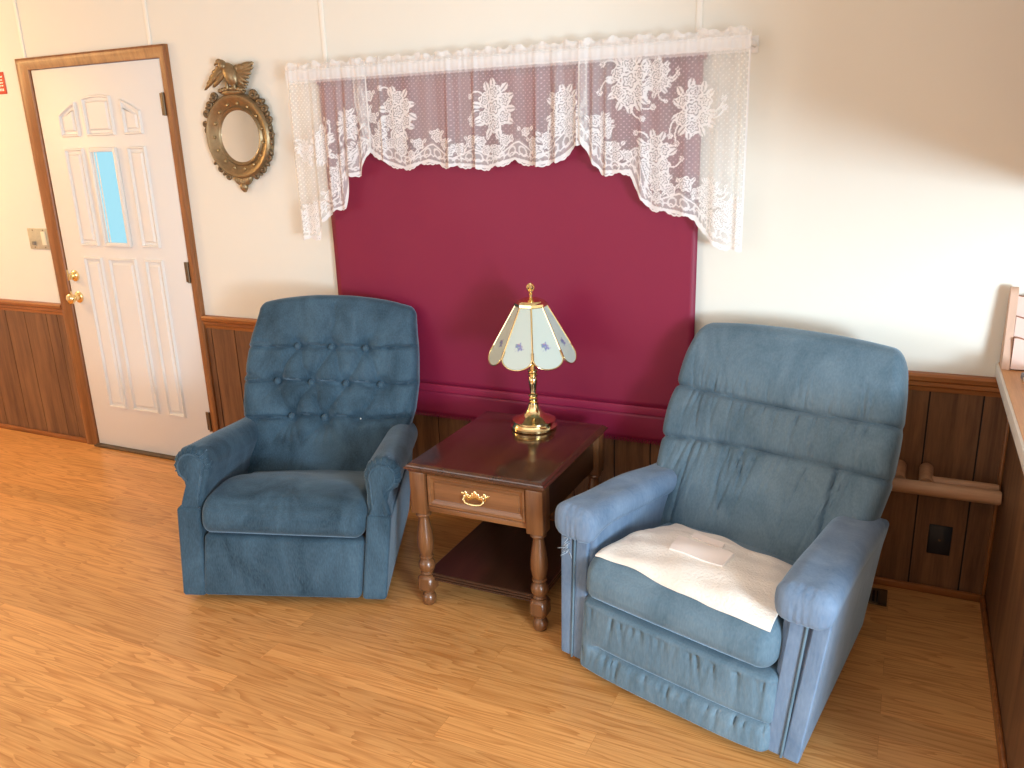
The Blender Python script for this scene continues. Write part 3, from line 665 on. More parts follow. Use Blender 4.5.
def extrude_arm(prof, v0, v1, rnd=.025, nv=26, zdrop=0., pucker=0.):
    """closed profile (s,z) swept from front to back with a rounded front"""
    pr = np.array(prof); c = pr.mean(0); n = len(pr); V = []; F = []
    rings = []
    for k in range(7):
        a = (k/6)*PI/2; rings.append((v0+rnd*(1-math.sin(a)), 1-rnd*(1-math.cos(a))*0-(.30*rnd/.025)*.25*(1-math.sin(a))**1 if False else 1, a))
    seq = []
    for k in range(7):
        a = (k/6)*PI/2; seq.append((v0+rnd*(1-math.sin(a)), rnd*(1-math.cos(PI/2-a)) if False else rnd*(1-math.sin(a)) if False else rnd*(1-math.sqrt(max(0,1-(1-math.sin(a))**2)))))
    seq = [(v0+rnd*(1-math.cos(b)), rnd*(1-math.sin(b))) for b in np.linspace(0, PI/2, 8)]
    seq += [(v, 0) for v in np.linspace(v0+rnd, v1, nv)[1:]]
    # inward normals of the profile
    nxt = np.roll(pr, -1, 0); prv = np.roll(pr, 1, 0); t = nxt-prv; t /= np.linalg.norm(t, axis=1)[:,None]
    nin = np.stack([-t[:,1], t[:,0]], 1)
    area = .5*np.sum(pr[:,0]*nxt[:,1]-nxt[:,0]*pr[:,1])
    if area < 0: nin = -nin
    for v, d in seq:
        q = pr+nin*d
        if pucker:
            ang = np.arange(n); q = q+nin*(pucker*np.sin(ang*2.1)*math.exp(-((v-v0-.03)/.03)**2))[:,None]
        for (x, z) in q:
            hz = max(0., min(1., (z-.36)/.12)); V.append((x, v, z-zdrop*max(0, v-.05)*hz))
    m = len(seq)
    for j in range(m-1):
        for i in range(n):
            a = j*n+i; b = j*n+(i+1) % n; F.append((a, b, b+n, a+n))
    F.append(tuple(range(n))[::-1]); F.append(tuple(range((m-1)*n, m*n)))
    return np.array(V), F
def mirror_x(V, F, s):
    V = V.copy(); V[:,0] *= s
    return V, ([tuple(reversed(f)) for f in F] if s > 0 else F)

# ---- left recliner: tufted back, rolled arms
def left_recliner():
    ch = Chair(.10, .10, roll=.055, shear=.06, taper=.12, skew=.05)
    o = empty('recliner', (2.159,-.981,0), math.atan2(.33634,.94174), label='teal velvet recliner with a button-tufted back and rolled arms', cat='recliner')
    m = M['blueL']
    bm = bmesh.new(); bbox(bm, -.25, .22, .06, .55, 0, .045, .004); from_bm('base', bm, M['dark'], o)
    for s in (-1, 1):
        # lower side block
        fn = None
        blk = ch.box('side_panel', min(s*.298, s*.388), max(s*.298, s*.388), .0, .74, .03, .36, .014, (12,50,24), m, o, lambda P, U: P-np.stack([(.024 if s < 0 else 0.)*np.clip((P[:,2]-.03)/.33,0,1), 0*P[:,0], 0*P[:,0]], 1))
        # rolled upper arm
        prof = [(.298,.335),(.384,.335),(.383,.355),(.377,.38),(.371,.405),(.370,.425),(.376,.442)]
        cx, cz, r = .345, .505, .068
        for a in np.linspace(-48, 205, 26): prof.append((cx+r*math.cos(R(a)), cz+r*math.sin(R(a))))
        prof += [(.285,.455),(.289,.43),(.294,.40),(.298,.37)]
        V, F = extrude_arm(prof, .018, .66, .024, 30, .13, .0035); V, F = mirror_x(V, F, s); V[:,0] -= .018 if s < 0 else 0
        arm = ch.put('arm', V, F, m, o)
        # inset front panel with welt
        pc = np.array(prof); nxt = np.roll(pc,-1,0); prv = np.roll(pc,1,0); t = nxt-prv; t /= np.linalg.norm(t,axis=1)[:,None]; nin = np.stack([-t[:,1], t[:,0]],1)
        if .5*np.sum(pc[:,0]*nxt[:,1]-nxt[:,0]*pc[:,1]) < 0: nin = -nin
        ins = pc+nin*.022; ins[:,1] = np.maximum(ins[:,1], .350)
        n = len(ins); c = ins.mean(0); V = []; F = []
        for k, (d, y) in enumerate(((0,.022),(0,.012),(.15,.008),(.45,.005),(.8,.004))):
            for p in ins: q = p+(c-p)*d; V.append((s*q[0]-(.018 if s < 0 else 0), y, q[1]))
        for j in range(4):
            for i in range(n): a = j*n+i; b = j*n+(i+1) % n; F.append((a,b,b+n,a+n) if s < 0 else (a,a+n,b+n,b))
        V.append((s*c[0]-(.018 if s < 0 else 0), .004, c[1]))
        for i in range(n): a = 4*n+i; b = 4*n+(i+1) % n; F.append((a,b,5*n) if s < 0 else (b,a,5*n))
        ch.put('front_panel', V, F, m, arm)
        b = bmesh.new(); W = ch.warp([(s*p[0]-(.018 if s < 0 else 0), .013, p[1]) for p in ins]); tube(b, [tuple(w) for w in W], .0042, 6, closed=True); from_bm('welt', b, M['blueLp'], arm, auto=180)
        # gathers fanning over the roll front
        b = bmesh.new()
        for a in range(-20, 200, 19):
            p = [(cx+(r-d)*math.cos(R(a)), y, cz+(r-d)*math.sin(R(a))) for d, y in ((.021,.014),(.013,.017),(.005,.024),(.001,.042),(.003,.06))]
            tube(b, [tuple(w) for w in ch.warp([(s*q[0]-(.018 if s < 0 else 0), q[1], q[2]) for q in p])], [.0015,.0024,.0028,.0024,.001], 6)
        from_bm('gather', b, m, arm, auto=180)
    # front footrest panel
    def fp(P, U):
        P[:,1] -= .012*(1-U[:,0]**2)*(1-U[:,2]**2)*(U[:,1] < 0); P[:,1] -= .002*np.sin(P[:,0]*25)*G(U[:,2]-1,.5); return P
    ch.box('footrest', -.306, .294, -.004, .06, .034, .265, .018, (40,10,24), m, o, fp)
    # seat cushion
    def sf(P, U):
        top = (U[:,2] > 0)
        v = P[:,1]
        P[:,2] -= .09*ss(.10,.50,v)*np.clip(U[:,2]*.5+.5,0,1)
        P[:,2] += .028*(1-U[:,0]**2)*(1-np.clip(U[:,1],-1,1)**2)*top
        P[:,1] -= .016*(1-U[:,0]**2)*np.clip(1-U[:,2]**2,0,1)*(U[:,1] < 0)
        P[:,2] += .0035*np.sin(P[:,0]*9+P[:,1]*13)*top
        return P
    seat = ch.box('seat_cushion', -.322, .300, -.026, .60, .262, .405, (.045,.075,.06), (60,50,18), m, o, sf)
    # backrest
    spine = [(.45,.26),(.51,.36),(.555,.44),(.588,.52),(.620,.65),(.645,.80),(.672,.90),(.712,1.01)]
    Ls = spine_len(spine); _, _, sarr, spts = spine_map(np.zeros((1,3)), spine, 0)
    arc_at = lambda z: float(np.interp(z, spts[:,1], sarr))
    P, U, F = rounded((.76, .15, Ls), (.034,.05,.034), (190,14,170)); P[:,1] += .075; P[:,2] += Ls/2
    w = P[:,2]/Ls; zz = np.interp(P[:,2], sarr, spts[:,1])
    hw = np.interp(zz, [.26,.42,.56,.66,.78,.88,.95,1.0], [.34,.36,.398,.404,.394,.380,.372,.368])
    P[:,0] *= hw/.38
    front = np.clip((.075-P[:,1])/.05, 0, 1)
    X = P[:,0]; S = P[:,2]
    r1, r2, r3 = arc_at(.80), arc_at(.655), arc_at(.515)
    B1 = [(-.157,r1),(0,r1),(.155,r1)]; B2 = [(-.238,r2),(-.079,r2),(.078,r2),(.236,r2)]; B3 = [(-.157,r3),(-.005,r3)]; miss = (.155, r3)
    puff = .026*(1-(X/hw)**2)+.018*np.sin(np.clip(S/Ls,0,1)*PI)
    # pillows between the tuft rows
    dep = np.zeros_like(X)
    for bx, bs in B1+B2+B3: dep += .010*G(np.hypot(X-bx, S-bs), .022)+.016*G(np.hypot(X-bx, S-bs), .06)
    dep += .012*G(np.hypot(X-miss[0], S-miss[1]), .03)
    segs = []
    for i in range(3): segs += [(B1[i],B2[i],.011),(B1[i],B2[i+1],.011)]
    for i in range(2): segs += [(B3[i],B2[i],.010),(B3[i],B2[i+1],.011)]
    segs += [(B3[1],B2[1],.007),(miss,B2[3],.006)]
    for i in range(2): segs += [(B1[i],B1[i+1],.012)]
    for i in range(3): segs += [(B2[i],B2[i+1],.014)]
    segs += [(B3[0],B3[1],.015),(B3[1],miss,.010),(miss,(.36,r3+.025),.013),(B3[0],(-.30,r3-.012),.014),(B2[0],(-.42,r2+.02),.016),(B2[3],(.42,r2+.025),.016),((-.26,r1+.008),(-.42,r1+.012),.010),((.27,r1+.012),(.42,r1+.016),.010)]
    for rw, bb in ((r1,B1),(r2,B2),(r3,B3+[miss])):
        xs_ = sorted(q[0] for q in bb); line = np.full_like(X, rw)
        for q0, q1 in zip(xs_[:-1], xs_[1:]): mk_ = (X > q0) & (X < q1); line = np.where(mk_, rw+.012*np.sin((X-q0)/(q1-q0)*PI), line)
        line = np.where(X < xs_[0], rw-.03*(xs_[0]-X)*(1 if rw != r3 else 1.6), line); line = np.where(X > xs_[-1], rw+.10*(X-xs_[-1]), line)
        d = S-line; puff = puff+.024*ss(-.006,.009,d)*np.exp(-np.maximum(d,0)/.05)*(1-.35*ss(.3,.4,np.abs(X)))*(1-sum(G(np.hypot(X-q[0], S-q[1]-.008), .030) for q in bb))
        dep += .012*G(d+.004,.006)
    # fanned pleats below the last row, light creases above the first
    for b in B3:
        for d in (-.075,-.03,.012,.06): segs.append(((b[0]+d*.12,b[1]-.01),(b[0]+d,b[1]-.11),.010))
    for b in B2[:1]+B2[3:]:
        sg = -1 if b[0] < 0 else 1
        for d in ((.09,-.05),(.07,-.085),(.1,-.02)): segs.append((b,(b[0]+sg*d[0],b[1]+d[1]),.0064*1.0))
    for b in (B1[0],B1[2]):
        sg = -1 if b[0] < 0 else 1
        for d in ((.05,.085),(.03,-.03),(.075,-.055)): segs.append((b,(b[0]+sg*d[0],b[1]+d[1]),.0064*1.0))
    segs.append((B1[1],(0,r1+.17),.004))
    for a, b, amp in segs:
        Xj = X+.006*np.sin(S*43+a[0]*50); Sj = S+.005*np.sin(X*39+a[1]*30); d, t = segdist(Xj, Sj, a, b); fade = 1-.7*t if amp in (.010,.0064) else 1
        dep += 1.9*amp*(.52*G(d,.0075)+.48*G(d,.024))*fade
    dep = .046*np.tanh(dep/.046)
    P[:,1] += front*(dep-puff)
    P[:,1] += .0022*np.sin(X*37+S*11)*front
    # gently arched top rail
    P[:,2] += -.034*(np.abs(X)/.34)**2.2*ss(.72,1.,w)
    P[:,1] -= (1-front)*ss(.08,.17,P[:,1])*(.075*np.clip(np.abs(X)/hw,0,1)**2+.045*ss(.4,.85,w))
    Pm, *_ = spine_map(P, spine, 0)
    back = ch.put('backrest', Pm, F, m, o)
    an = o.rotation_euler.z   # the outside back stays clear of the blind behind it
    for v in back.data.vertices:
        lim = (-.05-o.location.y-math.sin(an)*v.co.x)/math.cos(an)
        if v.co.y > lim: v.co.y = lim
    bvh = BVHTree.FromPolygons([tuple(v) for v in P], F)
    for bx, bs in B1+B2+B3:
        h = bvh.ray_cast(Vector((bx,-.3,bs)), Vector((0,1,0)))[0]; c = np.array([[bx, h.y-.024, bs]]); c = ch.warp(spine_map(c, spine, 0)[0])[0]
        b = bmesh.new(); blob(b, (0,0,0), (.0145,.010,.0145), None, 12); q = from_bm('button', b, M['blueLp'], back, auto=180); q.location = tuple(c); q.rotation_euler = (R(-18),0,0)
    h = bvh.ray_cast(Vector((miss[0],-.3,miss[1])), Vector((0,1,0)))[0]; c = ch.warp(spine_map(np.array([[miss[0], h.y-.001, miss[1]]]), spine, 0)[0])[0]
    b = bmesh.new(); blob(b, (0,0,0), (.0035,.004,.004), None, 8); q = from_bm('bare_button_stud', b, M['white'], back, auto=180); q.location = tuple(c)
    # plain outside back
    return o
left_recliner()

# ---- right recliner: channel back, pillow arms
def right_recliner():
    ch = Chair(.08, .03, roll=.012, shear=.085, taper=.15, skew=.03)
    o = empty('recliner', (3.606,-1.012,0), math.atan2(-.29036,.95692), label='larger faded blue recliner with a channelled back and a towel on its seat', cat='recliner')
    m = M['blueR']; ma = M['blueRa']
    bm = bmesh.new(); bbox(bm, -.28, .22, .06, .55, 0, .045, .004); from_bm('base', bm, M['dark'], o)
    for s in (-1, 1):
        arm = ch.box('side_panel', min(s*.302, s*.398), max(s*.302, s*.398), .012, .74, .03, .50, .016, (12,50,30), ma, o, lambda P, U: P + np.stack([0*P[:,0], 0*P[:,0], (.0-.10*np.maximum(P[:,1],0))*ss(.3,.5,P[:,2])], 1) + np.stack([s*.034*np.clip((P[:,2]-.03)/.45,0,1)*(P[:,0]*s > .34), 0*P[:,0], 0*P[:,0]], 1))
        for a, b in ((.352,.398),(.304,.350)):
            ch.box('front_strip', min(s*a, s*b), max(s*a, s*b), .0, .04, .032, .475, (.006,.008,.010), (10,8,30), ma, arm, lambda P, U: P + np.stack([s*(.034 if b > .37 else .02)*np.clip((P[:,2]-.03)/.45,0,1)*(1 if b > .37 else 1), 0*P[:,0], 0*P[:,0]], 1))
        b = bmesh.new(); tube(b, [tuple(w) for w in ch.warp([(s*(.351+.022*(z-.03)/.45),-.001,z) for z in np.linspace(.034,.47,14)])], .004, 6); from_bm('welt', b, m, arm, auto=180)
        # pillow pad, drooping over the front with gathers
        def af(P, U):
            X = P[:,0]*s; v = P[:,1]
            fr = G(v+.03, .06); under = (U[:,2] < 0)
            P[:,2] += .010*np.sin(np.clip((v+.03)/.6,0,1)*PI)+.006-.085*np.maximum(v,-.02)
            P[:,2] -= .022*fr*np.clip(-U[:,2]+.3,0,1)
            P[:,2] += .0008*np.sin(X*260)*G(v+.035,.022); P[:,1] += .0007*np.sin(X*330+1)*G(v+.03,.03)*np.clip(.6-U[:,2],0,1)
            P[:,2] += .0025*np.sin(v*18+X*20)
            return P
        ch.box('arm_pad', min(s*.282, s*.440), max(s*.282, s*.440), -.045, .62, .452, .54, (.05,.035,.040), (36,60,22), ma, arm, af)
    b = bmesh.new(); rr = np.random.RandomState(3)
    for k in range(16):
        p0 = np.array([-.392+rr.uniform(-.004,.004), .0, .405+rr.uniform(-.03,.03)]); d = rr.normal(size=3)*.010; d[1] = -abs(d[1]); tube(b, [tuple(w) for w in ch.warp([p0, p0+d*.6, p0+d*1.1+np.array([-.006,0,-.004])])], .0011, 4)
    from_bm('frayed_thread', b, M['fray'], o, auto=180)
    def gathers(X, S, seam, seed, amp, reach, below=True):
        r = np.random.RandomState(seed); out = np.zeros_like(X)
        for k in range(46):
            x = r.uniform(-.34,.34); L = reach*r.uniform(.4,1.1); sl = r.uniform(-.25,.25); d = (seam-S) if below else (S-seam)
            inx = (d > 0) & (d < L*1.4); out += np.where(inx, 1.5*amp*r.uniform(.25,1.)*G(X-x-sl*d, .0042)*np.exp(-(d/L)**2)*ss(0,.012,d), 0)
        return out
    # footrest: two puffed channels with a short seam between
    H = .24
    P, U, F = rounded((.636, .10, H), (.025,.035,.02), (130,12,64)); S = P[:,2]+H/2; X = P[:,0]; front = np.clip(-U[:,1], 0, 1)
    sx = ss(-.285,-.24,X)*(1-ss(.285,.315,X)*.3)
    dep = .015*G(S-.088,.016)*sx+.010*G(S-.088,.005)*sx-.016*(1-(X/.32)**4)
    dep += gathers(X,S,.226,5,.0048,.08)+gathers(X,S,.086,6,.0048,.06)
    P[:,1] += front*dep; P[:,1] += .03; P[:,2] += .024+H/2
    ch.put('footrest', P, F, m, o)
    # seat cushion
    def sf(P, U):
        v = P[:,1]; top = np.clip(U[:,2],0,1)
        P[:,2] -= .075*ss(.08,.5,v)*np.clip(U[:,2]*.5+.5,0,1)
        P[:,2] += .03*(1-U[:,0]**2)*(1-U[:,1]**2)*top
        P[:,1] -= .014*(1-U[:,0]**4)*(1-U[:,2]**2)*(U[:,1] < 0)
        P[:,2] += .003*np.sin(P[:,0]*11+P[:,1]*9)*top
        return P
    seat = ch.box('seat_cushion', -.312, .308, -.045, .58, .262, .412, (.05,.07,.06), (60,54,18), m, o, sf)
    # backrest with three channels
    spine = [(.42,.25),(.46,.35),(.50,.43),(.555,.55),(.602,.67),(.648,.78),(.70,.89),(.765,.995)]
    Ls = spine_len(spine); _, _, sarr, spts = spine_map(np.zeros((1,3)), spine, 0)
    arc_at = lambda z: float(np.interp(z, spts[:,1], sarr))
    P, U, F = rounded((.78, .17, Ls), (.045,.06,.06), (190,14,170)); P[:,1] += .085; P[:,2] += Ls/2
    zz = np.interp(P[:,2], sarr, spts[:,1])
    hw = np.interp(zz, [.25,.40,.50,.60,.70,.78,.86,.93,.995], [.34,.37,.412,.432,.432,.428,.418,.405,.388])
    P[:,0] *= hw/.39; X = P[:,0]; S = P[:,2]; front = np.clip((.085-P[:,1])/.06, 0, 1)
    s1 = arc_at(.752)+.012*(X/.4)**2; s2 = arc_at(.615)-.012*(X/.4)**2+.012*X/.4
    puff = .02*(1-(X/hw)**2)
    ch1 = np.clip((S-s1)/(Ls-s1),0,1); ch2 = np.clip((S-s2)/(s1-s2),0,1); ch3 = np.clip(S/s2,0,1)
    puff = puff + .030*np.sin(ch1*PI)**.55*(S > s1) + .024*np.sin(ch2*PI)**.55*((S <= s1) & (S > s2)) + .026*np.sin(ch3*PI)**.55*(S <= s2)
    dep = .012*G(S-s1,.006)+.012*G(S-s2,.006)
    dep += gathers(X,S,s1-.0,11,.0042,.15)+gathers(X,S,s2-.0,12,.0052,.24)+gathers(X,S,s1,13,.004,.10,False)+gathers(X,S,s2,14,.003,.06,False)
    # vertical panel seam near the sides of the lower channel
    dep += .012*G(X-.26,.006)*(S < s2)*ss(0,.1,S)+.008*G(X+.27,.006)*(S < s2)
    P[:,1] += front*(dep-puff)
    # channels bulge past the sides as well
    side = np.clip((np.abs(X)/hw-.8)/.2,0,1)
    P[:,0] -= np.sign(X)*side*(.004*G(S-s1,.012)+.005*G(S-s2,.012))
    P[:,2] += -.012*(np.abs(X)/.34)**2.5*ss(.8,1.,S/Ls)
    P[:,1] -= (1-front)*ss(.08,.17,P[:,1])*(.07*np.clip(np.abs(X)/hw,0,1)**2+.02*ss(.5,1,S/Ls))
    Pm, *_ = spine_map(P, spine, 0)
    ch.put('backrest', Pm, F, m, o)
    # ---- towel over the seat (a thing of its own)
    tw = empty('towel', tuple(o.location), o.rotation_euler.z, label='cream terry towel spread over the seat of the faded blue recliner', cat='towel')
    me = seat.data; bvh = BVHTree.FromPolygons([tuple(v.co) for v in me.vertices], [tuple(p.vertices) for p in me.polygons])
    def top(x, y):
        h = bvh.ray_cast(Vector((x,y,1)), Vector((0,0,-1)))[0]; return h.z if h else .36
    nx, ny = 90, 60; V = []; F = []
    for s in (0, 1):
        for j in range(ny+1):
            for i in range(nx+1):
                a = i/nx; b = j/ny
                xf = min(-.285+.60*a+.014, .300); y0 = .018+.006*math.sin(a*7)-.012*(1-abs(2*a-1))-.022*max(0,a-.6)/.4; y1 = .40-.03*math.sin(a*3)+.008*math.sin(a*19)
                x = xf*(1-.16*b*(1 if a < .5 else .75)*abs(2*a-1)) + .0*b; y = y0+(y1-y0)*b
                z = top(max(-.262,min(x,.258)), max(y,-.004))-.12*max(0,abs(x)-.262)-.3*max(0,-.004-y)+.009+.0022*math.sin(x*40+y*25)+.0018*math.sin(x*23-y*60)+.003*math.exp(-((y-.30-.2*x)/.015)**2)
                e = min(a, 1-a, b, 1-b); th = .007*min(1, e*30+.15)
                V.append((x, y, z+(th if s == 0 else -.003)))
    W = nx+1; Sz = W*(ny+1)
    for j in range(ny):
        for i in range(nx): a = j*W+i; F.append((a,a+1,a+W+1,a+W)); F.append((Sz+a,Sz+a+W,Sz+a+W+1,Sz+a+1))
    for i in range(nx): F.append((i,Sz+i,Sz+i+1,i+1)); a = ny*W+i; F.append((a,a+1,Sz+a+1,Sz+a))
    for j in range(ny): a = j*W; F.append((a,a+W,Sz+a+W,Sz+a)); a += nx; F.append((a,Sz+a,Sz+a+W,a+W))
    cl = mk('cloth', V, F, M['towel'], tw, True, 60)
    bt = BVHTree.FromPolygons([tuple(v) for v in V], F)
    def tz(x, y): h = bt.ray_cast(Vector((x,y,1)), Vector((0,0,-1)))[0]; return h.z if h else .4
    for quad in ([(-.082,.13),(.092,.128),(.084,.209),(-.099,.213)], [(-.08,.25),(.03,.24),(.026,.266),(-.08,.278)]):
        V = []; F = []; nq = 8
        for s in (.0045, -.001):
            for j in range(nq+1):
                for i in range(nq+1):
                    a, b = i/nq, j/nq; x = (quad[0][0]*(1-a)+quad[1][0]*a)*(1-b)+(quad[3][0]*(1-a)+quad[2][0]*a)*b; y = (quad[0][1]*(1-a)+quad[1][1]*a)*(1-b)+(quad[3][1]*(1-a)+quad[2][1]*a)*b
                    V.append((x, y, tz(x,y)+s+(.006*b if s > 0 else 0)))
        W = nq+1; Sz = W*W
        for j in range(nq):
            for i in range(nq): a = j*W+i; F.append((a,a+1,a+W+1,a+W)); F.append((Sz+a,Sz+a+W,Sz+a+W+1,Sz+a+1))
        for i in range(nq): F.append((i,Sz+i,Sz+i+1,i+1)); a = nq*W+i; F.append((a,a+1,Sz+a+1,Sz+a)); a = i*W; F.append((a,a+W,Sz+a+W,Sz+a)); a = i*W+nq; F.append((a,Sz+a,Sz+a+W,a+W))
        mk('smooth_patch', V, F, M['patch'], tw, True, 40)
    return o
right_recliner()

# ------------------------------------------------------------------ end table
tb = empty('end_table', (2.873,-.487,0), label='dark cherry end table with one drawer, turned legs and a low shelf', cat='table')
TW, TD, TH = .265, .315, .548; tb.scale = (1, 1, 1.024)
def plank_edge(name, hx, hy, prof, mat, n=0):
    """rectangular slab with a moulded edge; prof = (inset, z)"""
    V = []; F = []
    for ins, z in prof:
        V += [(-hx+ins,-hy+ins,z),(hx-ins,-hy+ins,z),(hx-ins,hy-ins,z),(-hx+ins,hy-ins,z)]
    m = len(prof)
    for j in range(m-1):
        for i in range(4): a = j*4+i; b = j*4+(i+1) % 4; F.append((a,b,b+4,a+4))
    F.append((3,2,1,0)); F.append(tuple(range(4*m-4,4*m)))
    return mk(name, V, F, mat, tb, True, 25)
plank_edge('table_top', TW, TD, [(.02,.516),(.012,.517),(.010,.522),(.004,.525),(.0,.530),(.0,.534),(.006,.537),(.007,.541),(.013,.544),(.016,.547),(.02,.548)], M['ttop'])
legprof = [(.017,0),(.022,.004),(.026,.015),(.027,.028),(.023,.040),(.017,.046),(.021,.05),(.021,.055)]
legtop = [(.021,.120),(.025,.126),(.020,.131),(.026,.138),(.031,.152),(.030,.166),(.022,.178),(.018,.182),(.026,.187),(.026,.191),(.021,.195),(.025,.205),(.0295,.228),(.030,.255),(.027,.285),(.0215,.318),(.0185,.338),(.0185,.343),(.027,.349),(.028,.353),(.025,.359),(.022,.362)]
LX, LY = .222, .272
for sx in (-1, 1):
    for sy in (-1, 1):
        bm = bmesh.new(); lathe(bm, legprof, n=24); lathe(bm, legtop, n=24)
        bbox(bm, -.031, .031, -.031, .031, .055, .120, .011, 1); bbox(bm, -.031, .031, -.031, .031, .362, .517, .004, 2)
        q = from_bm('leg', bm, M['tleg'], tb); q.location = (sx*LX, sy*LY, 0)
for sx in (-1, 1):
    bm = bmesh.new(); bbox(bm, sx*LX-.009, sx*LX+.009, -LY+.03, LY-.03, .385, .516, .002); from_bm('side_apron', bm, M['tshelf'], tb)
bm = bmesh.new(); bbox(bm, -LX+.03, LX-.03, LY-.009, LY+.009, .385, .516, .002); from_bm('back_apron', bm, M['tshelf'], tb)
bm = bmesh.new(); bbox(bm, -LX+.03, LX-.03, -LY-.016, -LY+.004, .372, .392, .003); from_bm('front_rail', bm, M['tfront'], tb)
bm = bmesh.new(); x0, x1, z0, z1 = -LX+.033, LX-.033, .394, .514; yf = -LY-.018
rings = []
for ins, y in ((0,0.03),(0,0),(.006,-.006),(.010,-.006),(.013,-.002),(.026,.004),(.030,-.002)):
    rings.append([bm.verts.new((a, yf+y, b)) for a, b in ((x0+ins,z0+ins),(x1-ins,z0+ins),(x1-ins,z1-ins),(x0+ins,z1-ins))])
for a, b in zip(rings[:-1], rings[1:]):
    for i in range(4): bm.faces.new((a[i], a[(i+1) % 4], b[(i+1) % 4], b[i]))
bm.faces.new(rings[-1]); bm.faces.new(rings[0][::-1]); dr = from_bm('drawer', bm, M['tfront'], tb, auto=20)
bm = bmesh.new(); hz = .458
for k in range(9):
    a = (k-4)/4; blob(bm, (a*.036, yf-.003, hz+.006*math.cos(a*5)), (.0085,.003,.010+.006*math.cos(a*PI)**2), None, 10)
for s in (-1, 1):
    blob(bm, (s*.036,yf-.008,hz+.002), (.006,.008,.006), None, 10); blob(bm, (s*.048,yf-.003,hz+.006), (.008,.003,.006), rot2(R(-30*s)), 8)
tube(bm, [(-.036,yf-.014,hz),(-.039,yf-.017,hz-.010),(-.03,yf-.019,hz-.019),(-.015,yf-.02,hz-.022),(0,yf-.02,hz-.023),(.015,yf-.02,hz-.022),(.03,yf-.019,hz-.019),(.039,yf-.017,hz-.010),(.036,yf-.014,hz)], [.003,.003,.0036,.004,.0045,.004,.0036,.003,.003], 8)
h = from_bm('drawer_pull', bm, M['brass'], dr, auto=180); h['label'] = 'ornate brass bail pull'
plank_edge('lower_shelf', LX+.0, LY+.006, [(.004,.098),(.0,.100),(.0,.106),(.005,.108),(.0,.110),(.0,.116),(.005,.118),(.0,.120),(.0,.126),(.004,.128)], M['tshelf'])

# ------------------------------------------------------------------ lamp
lamp = empty('table_lamp', (2.886,-.305,TH*1.024+.0005), math.atan2(1.25,2.75), label='polished brass lamp with a flower-painted glass panel shade on the end table', cat='lamp')
bm = bmesh.new(); lathe(bm, [(.088,0),(.092,.004),(.092,.012),(.086,.018),(.083,.026),(.087,.03),(.086,.036),(.072,.043),(.05,.052),(.036,.064),(.027,.08),(.022,.094),(.02,.1)], n=48); from_bm('base', bm, M['brass'], lamp)
bm = bmesh.new(); lathe(bm, [(.012,.095),(.02,.1),(.02,.106),(.014,.11),(.019,.116),(.019,.121),(.014,.126),(.02,.132),(.02,.138),(.013,.143),(.0125,.15),(.016,.175),(.0185,.195),(.0165,.205),(.013,.21),(.019,.215),(.019,.22),(.013,.224),(.02,.231),(.02,.236),(.012,.24),(.011,.255),(.02,.262),(.026,.275),(.024,.29),(.012,.3),(.008,.31),(.008,.49)], n=32); from_bm('stem', bm, M['brass'], lamp)
lamp.scale = (.96, .96, .965)
Rb, Rt, zb_, zt_ = .164, .058, .862-TH, 1.045-TH
c8, s8 = math.cos(PI/8), math.sin(PI/8)
# the glass panel, built facing -y: a flat tapering pane ending in a rounded lobe
def panel_mesh():
    bm = bmesh.new(); out = []
    ap0, ap1 = Rt*c8, Rb*c8; sl = (ap1-ap0)/(zt_-zb_)
    def pt(x, t): z = zt_+(zb_-zt_)*t; return (x, -(ap0+(zt_-z)*sl), z)
    hw0, hw1 = Rt*s8-.002, Rb*s8-.003
    for t in np.linspace(0,1,8): out.append((hw0+(hw1-hw0)*t, t))
    for k in range(1,13): a = PI*k/13; out.append((hw1*math.cos(a), 1+.19*math.sin(a)))
    left = [(-x, t) for x, t in out[7::-1]]
    out += left
    fr = [bm.verts.new(pt(x,t)) for x, t in out]; bk = [bm.verts.new((pt(x,t)[0], pt(x,t)[1]+.0035, pt(x,t)[2])) for x, t in out]
    bm.faces.new(fr); bm.faces.new(bk[::-1]); n = len(out)
    for i in range(n): bm.faces.new((fr[i], bk[i], bk[(i+1) % n], fr[(i+1) % n]))
    rim = [pt(x*1.0, t) for x, t in out[6:22]]
    return bm, rim
bm, rim = panel_mesh(); me = None
p0 = from_bm('glass_panel', bm, M['glass'], lamp, auto=30); p0['label'] = 'frosted glass pane painted with small flowers'
bm = bmesh.new(); tube(bm, [(r[0], r[1]-.001, r[2]) for r in rim], .0026, 6); e0 = from_bm('brass_edge', bm, M['brass'], p0, auto=180)
for k in range(8):
    a = R(22.5+45*k)
    if k == 0: q, e = p0, e0
    else:
        q = p0.copy(); C.objects.link(q); q.parent = lamp; e = e0.copy(); C.objects.link(e); e.parent = q
    q.rotation_euler = (0,0,a)
for k in range(8):
    a = R(45*k); d = (math.sin(a), -math.cos(a)); bm = bmesh.new(); tube(bm, [(d[0]*Rt,d[1]*Rt,zt_),(d[0]*Rb,d[1]*Rb,zb_)], .0034, 8); from_bm('rib', bm, M['brass'], lamp)
bm = bmesh.new(); lathe(bm, [(.062,.488),(.064,.492),(.063,.502),(.055,.507),(.052,.512),(.03,.52),(.012,.524),(.006,.525)], n=8, M4=Matrix.Rotation(0,4,'Z')); from_bm('cap', bm, M['brass'], lamp, auto=30)
bm = bmesh.new(); lathe(bm, [(.006,.522),(.006,.534),(.011,.538),(.005,.542),(.005,.55),(.012,.556),(.013,.562),(.006,.57),(.004,.578),(0,.58)], n=16)
ring = [(.012*math.cos(2*PI*k/16),0,.56+.014*math.sin(2*PI*k/16)) for k in range(16)]; tube(bm, ring, .004, 6, closed=True); from_bm('finial', bm, M['brass'], lamp)
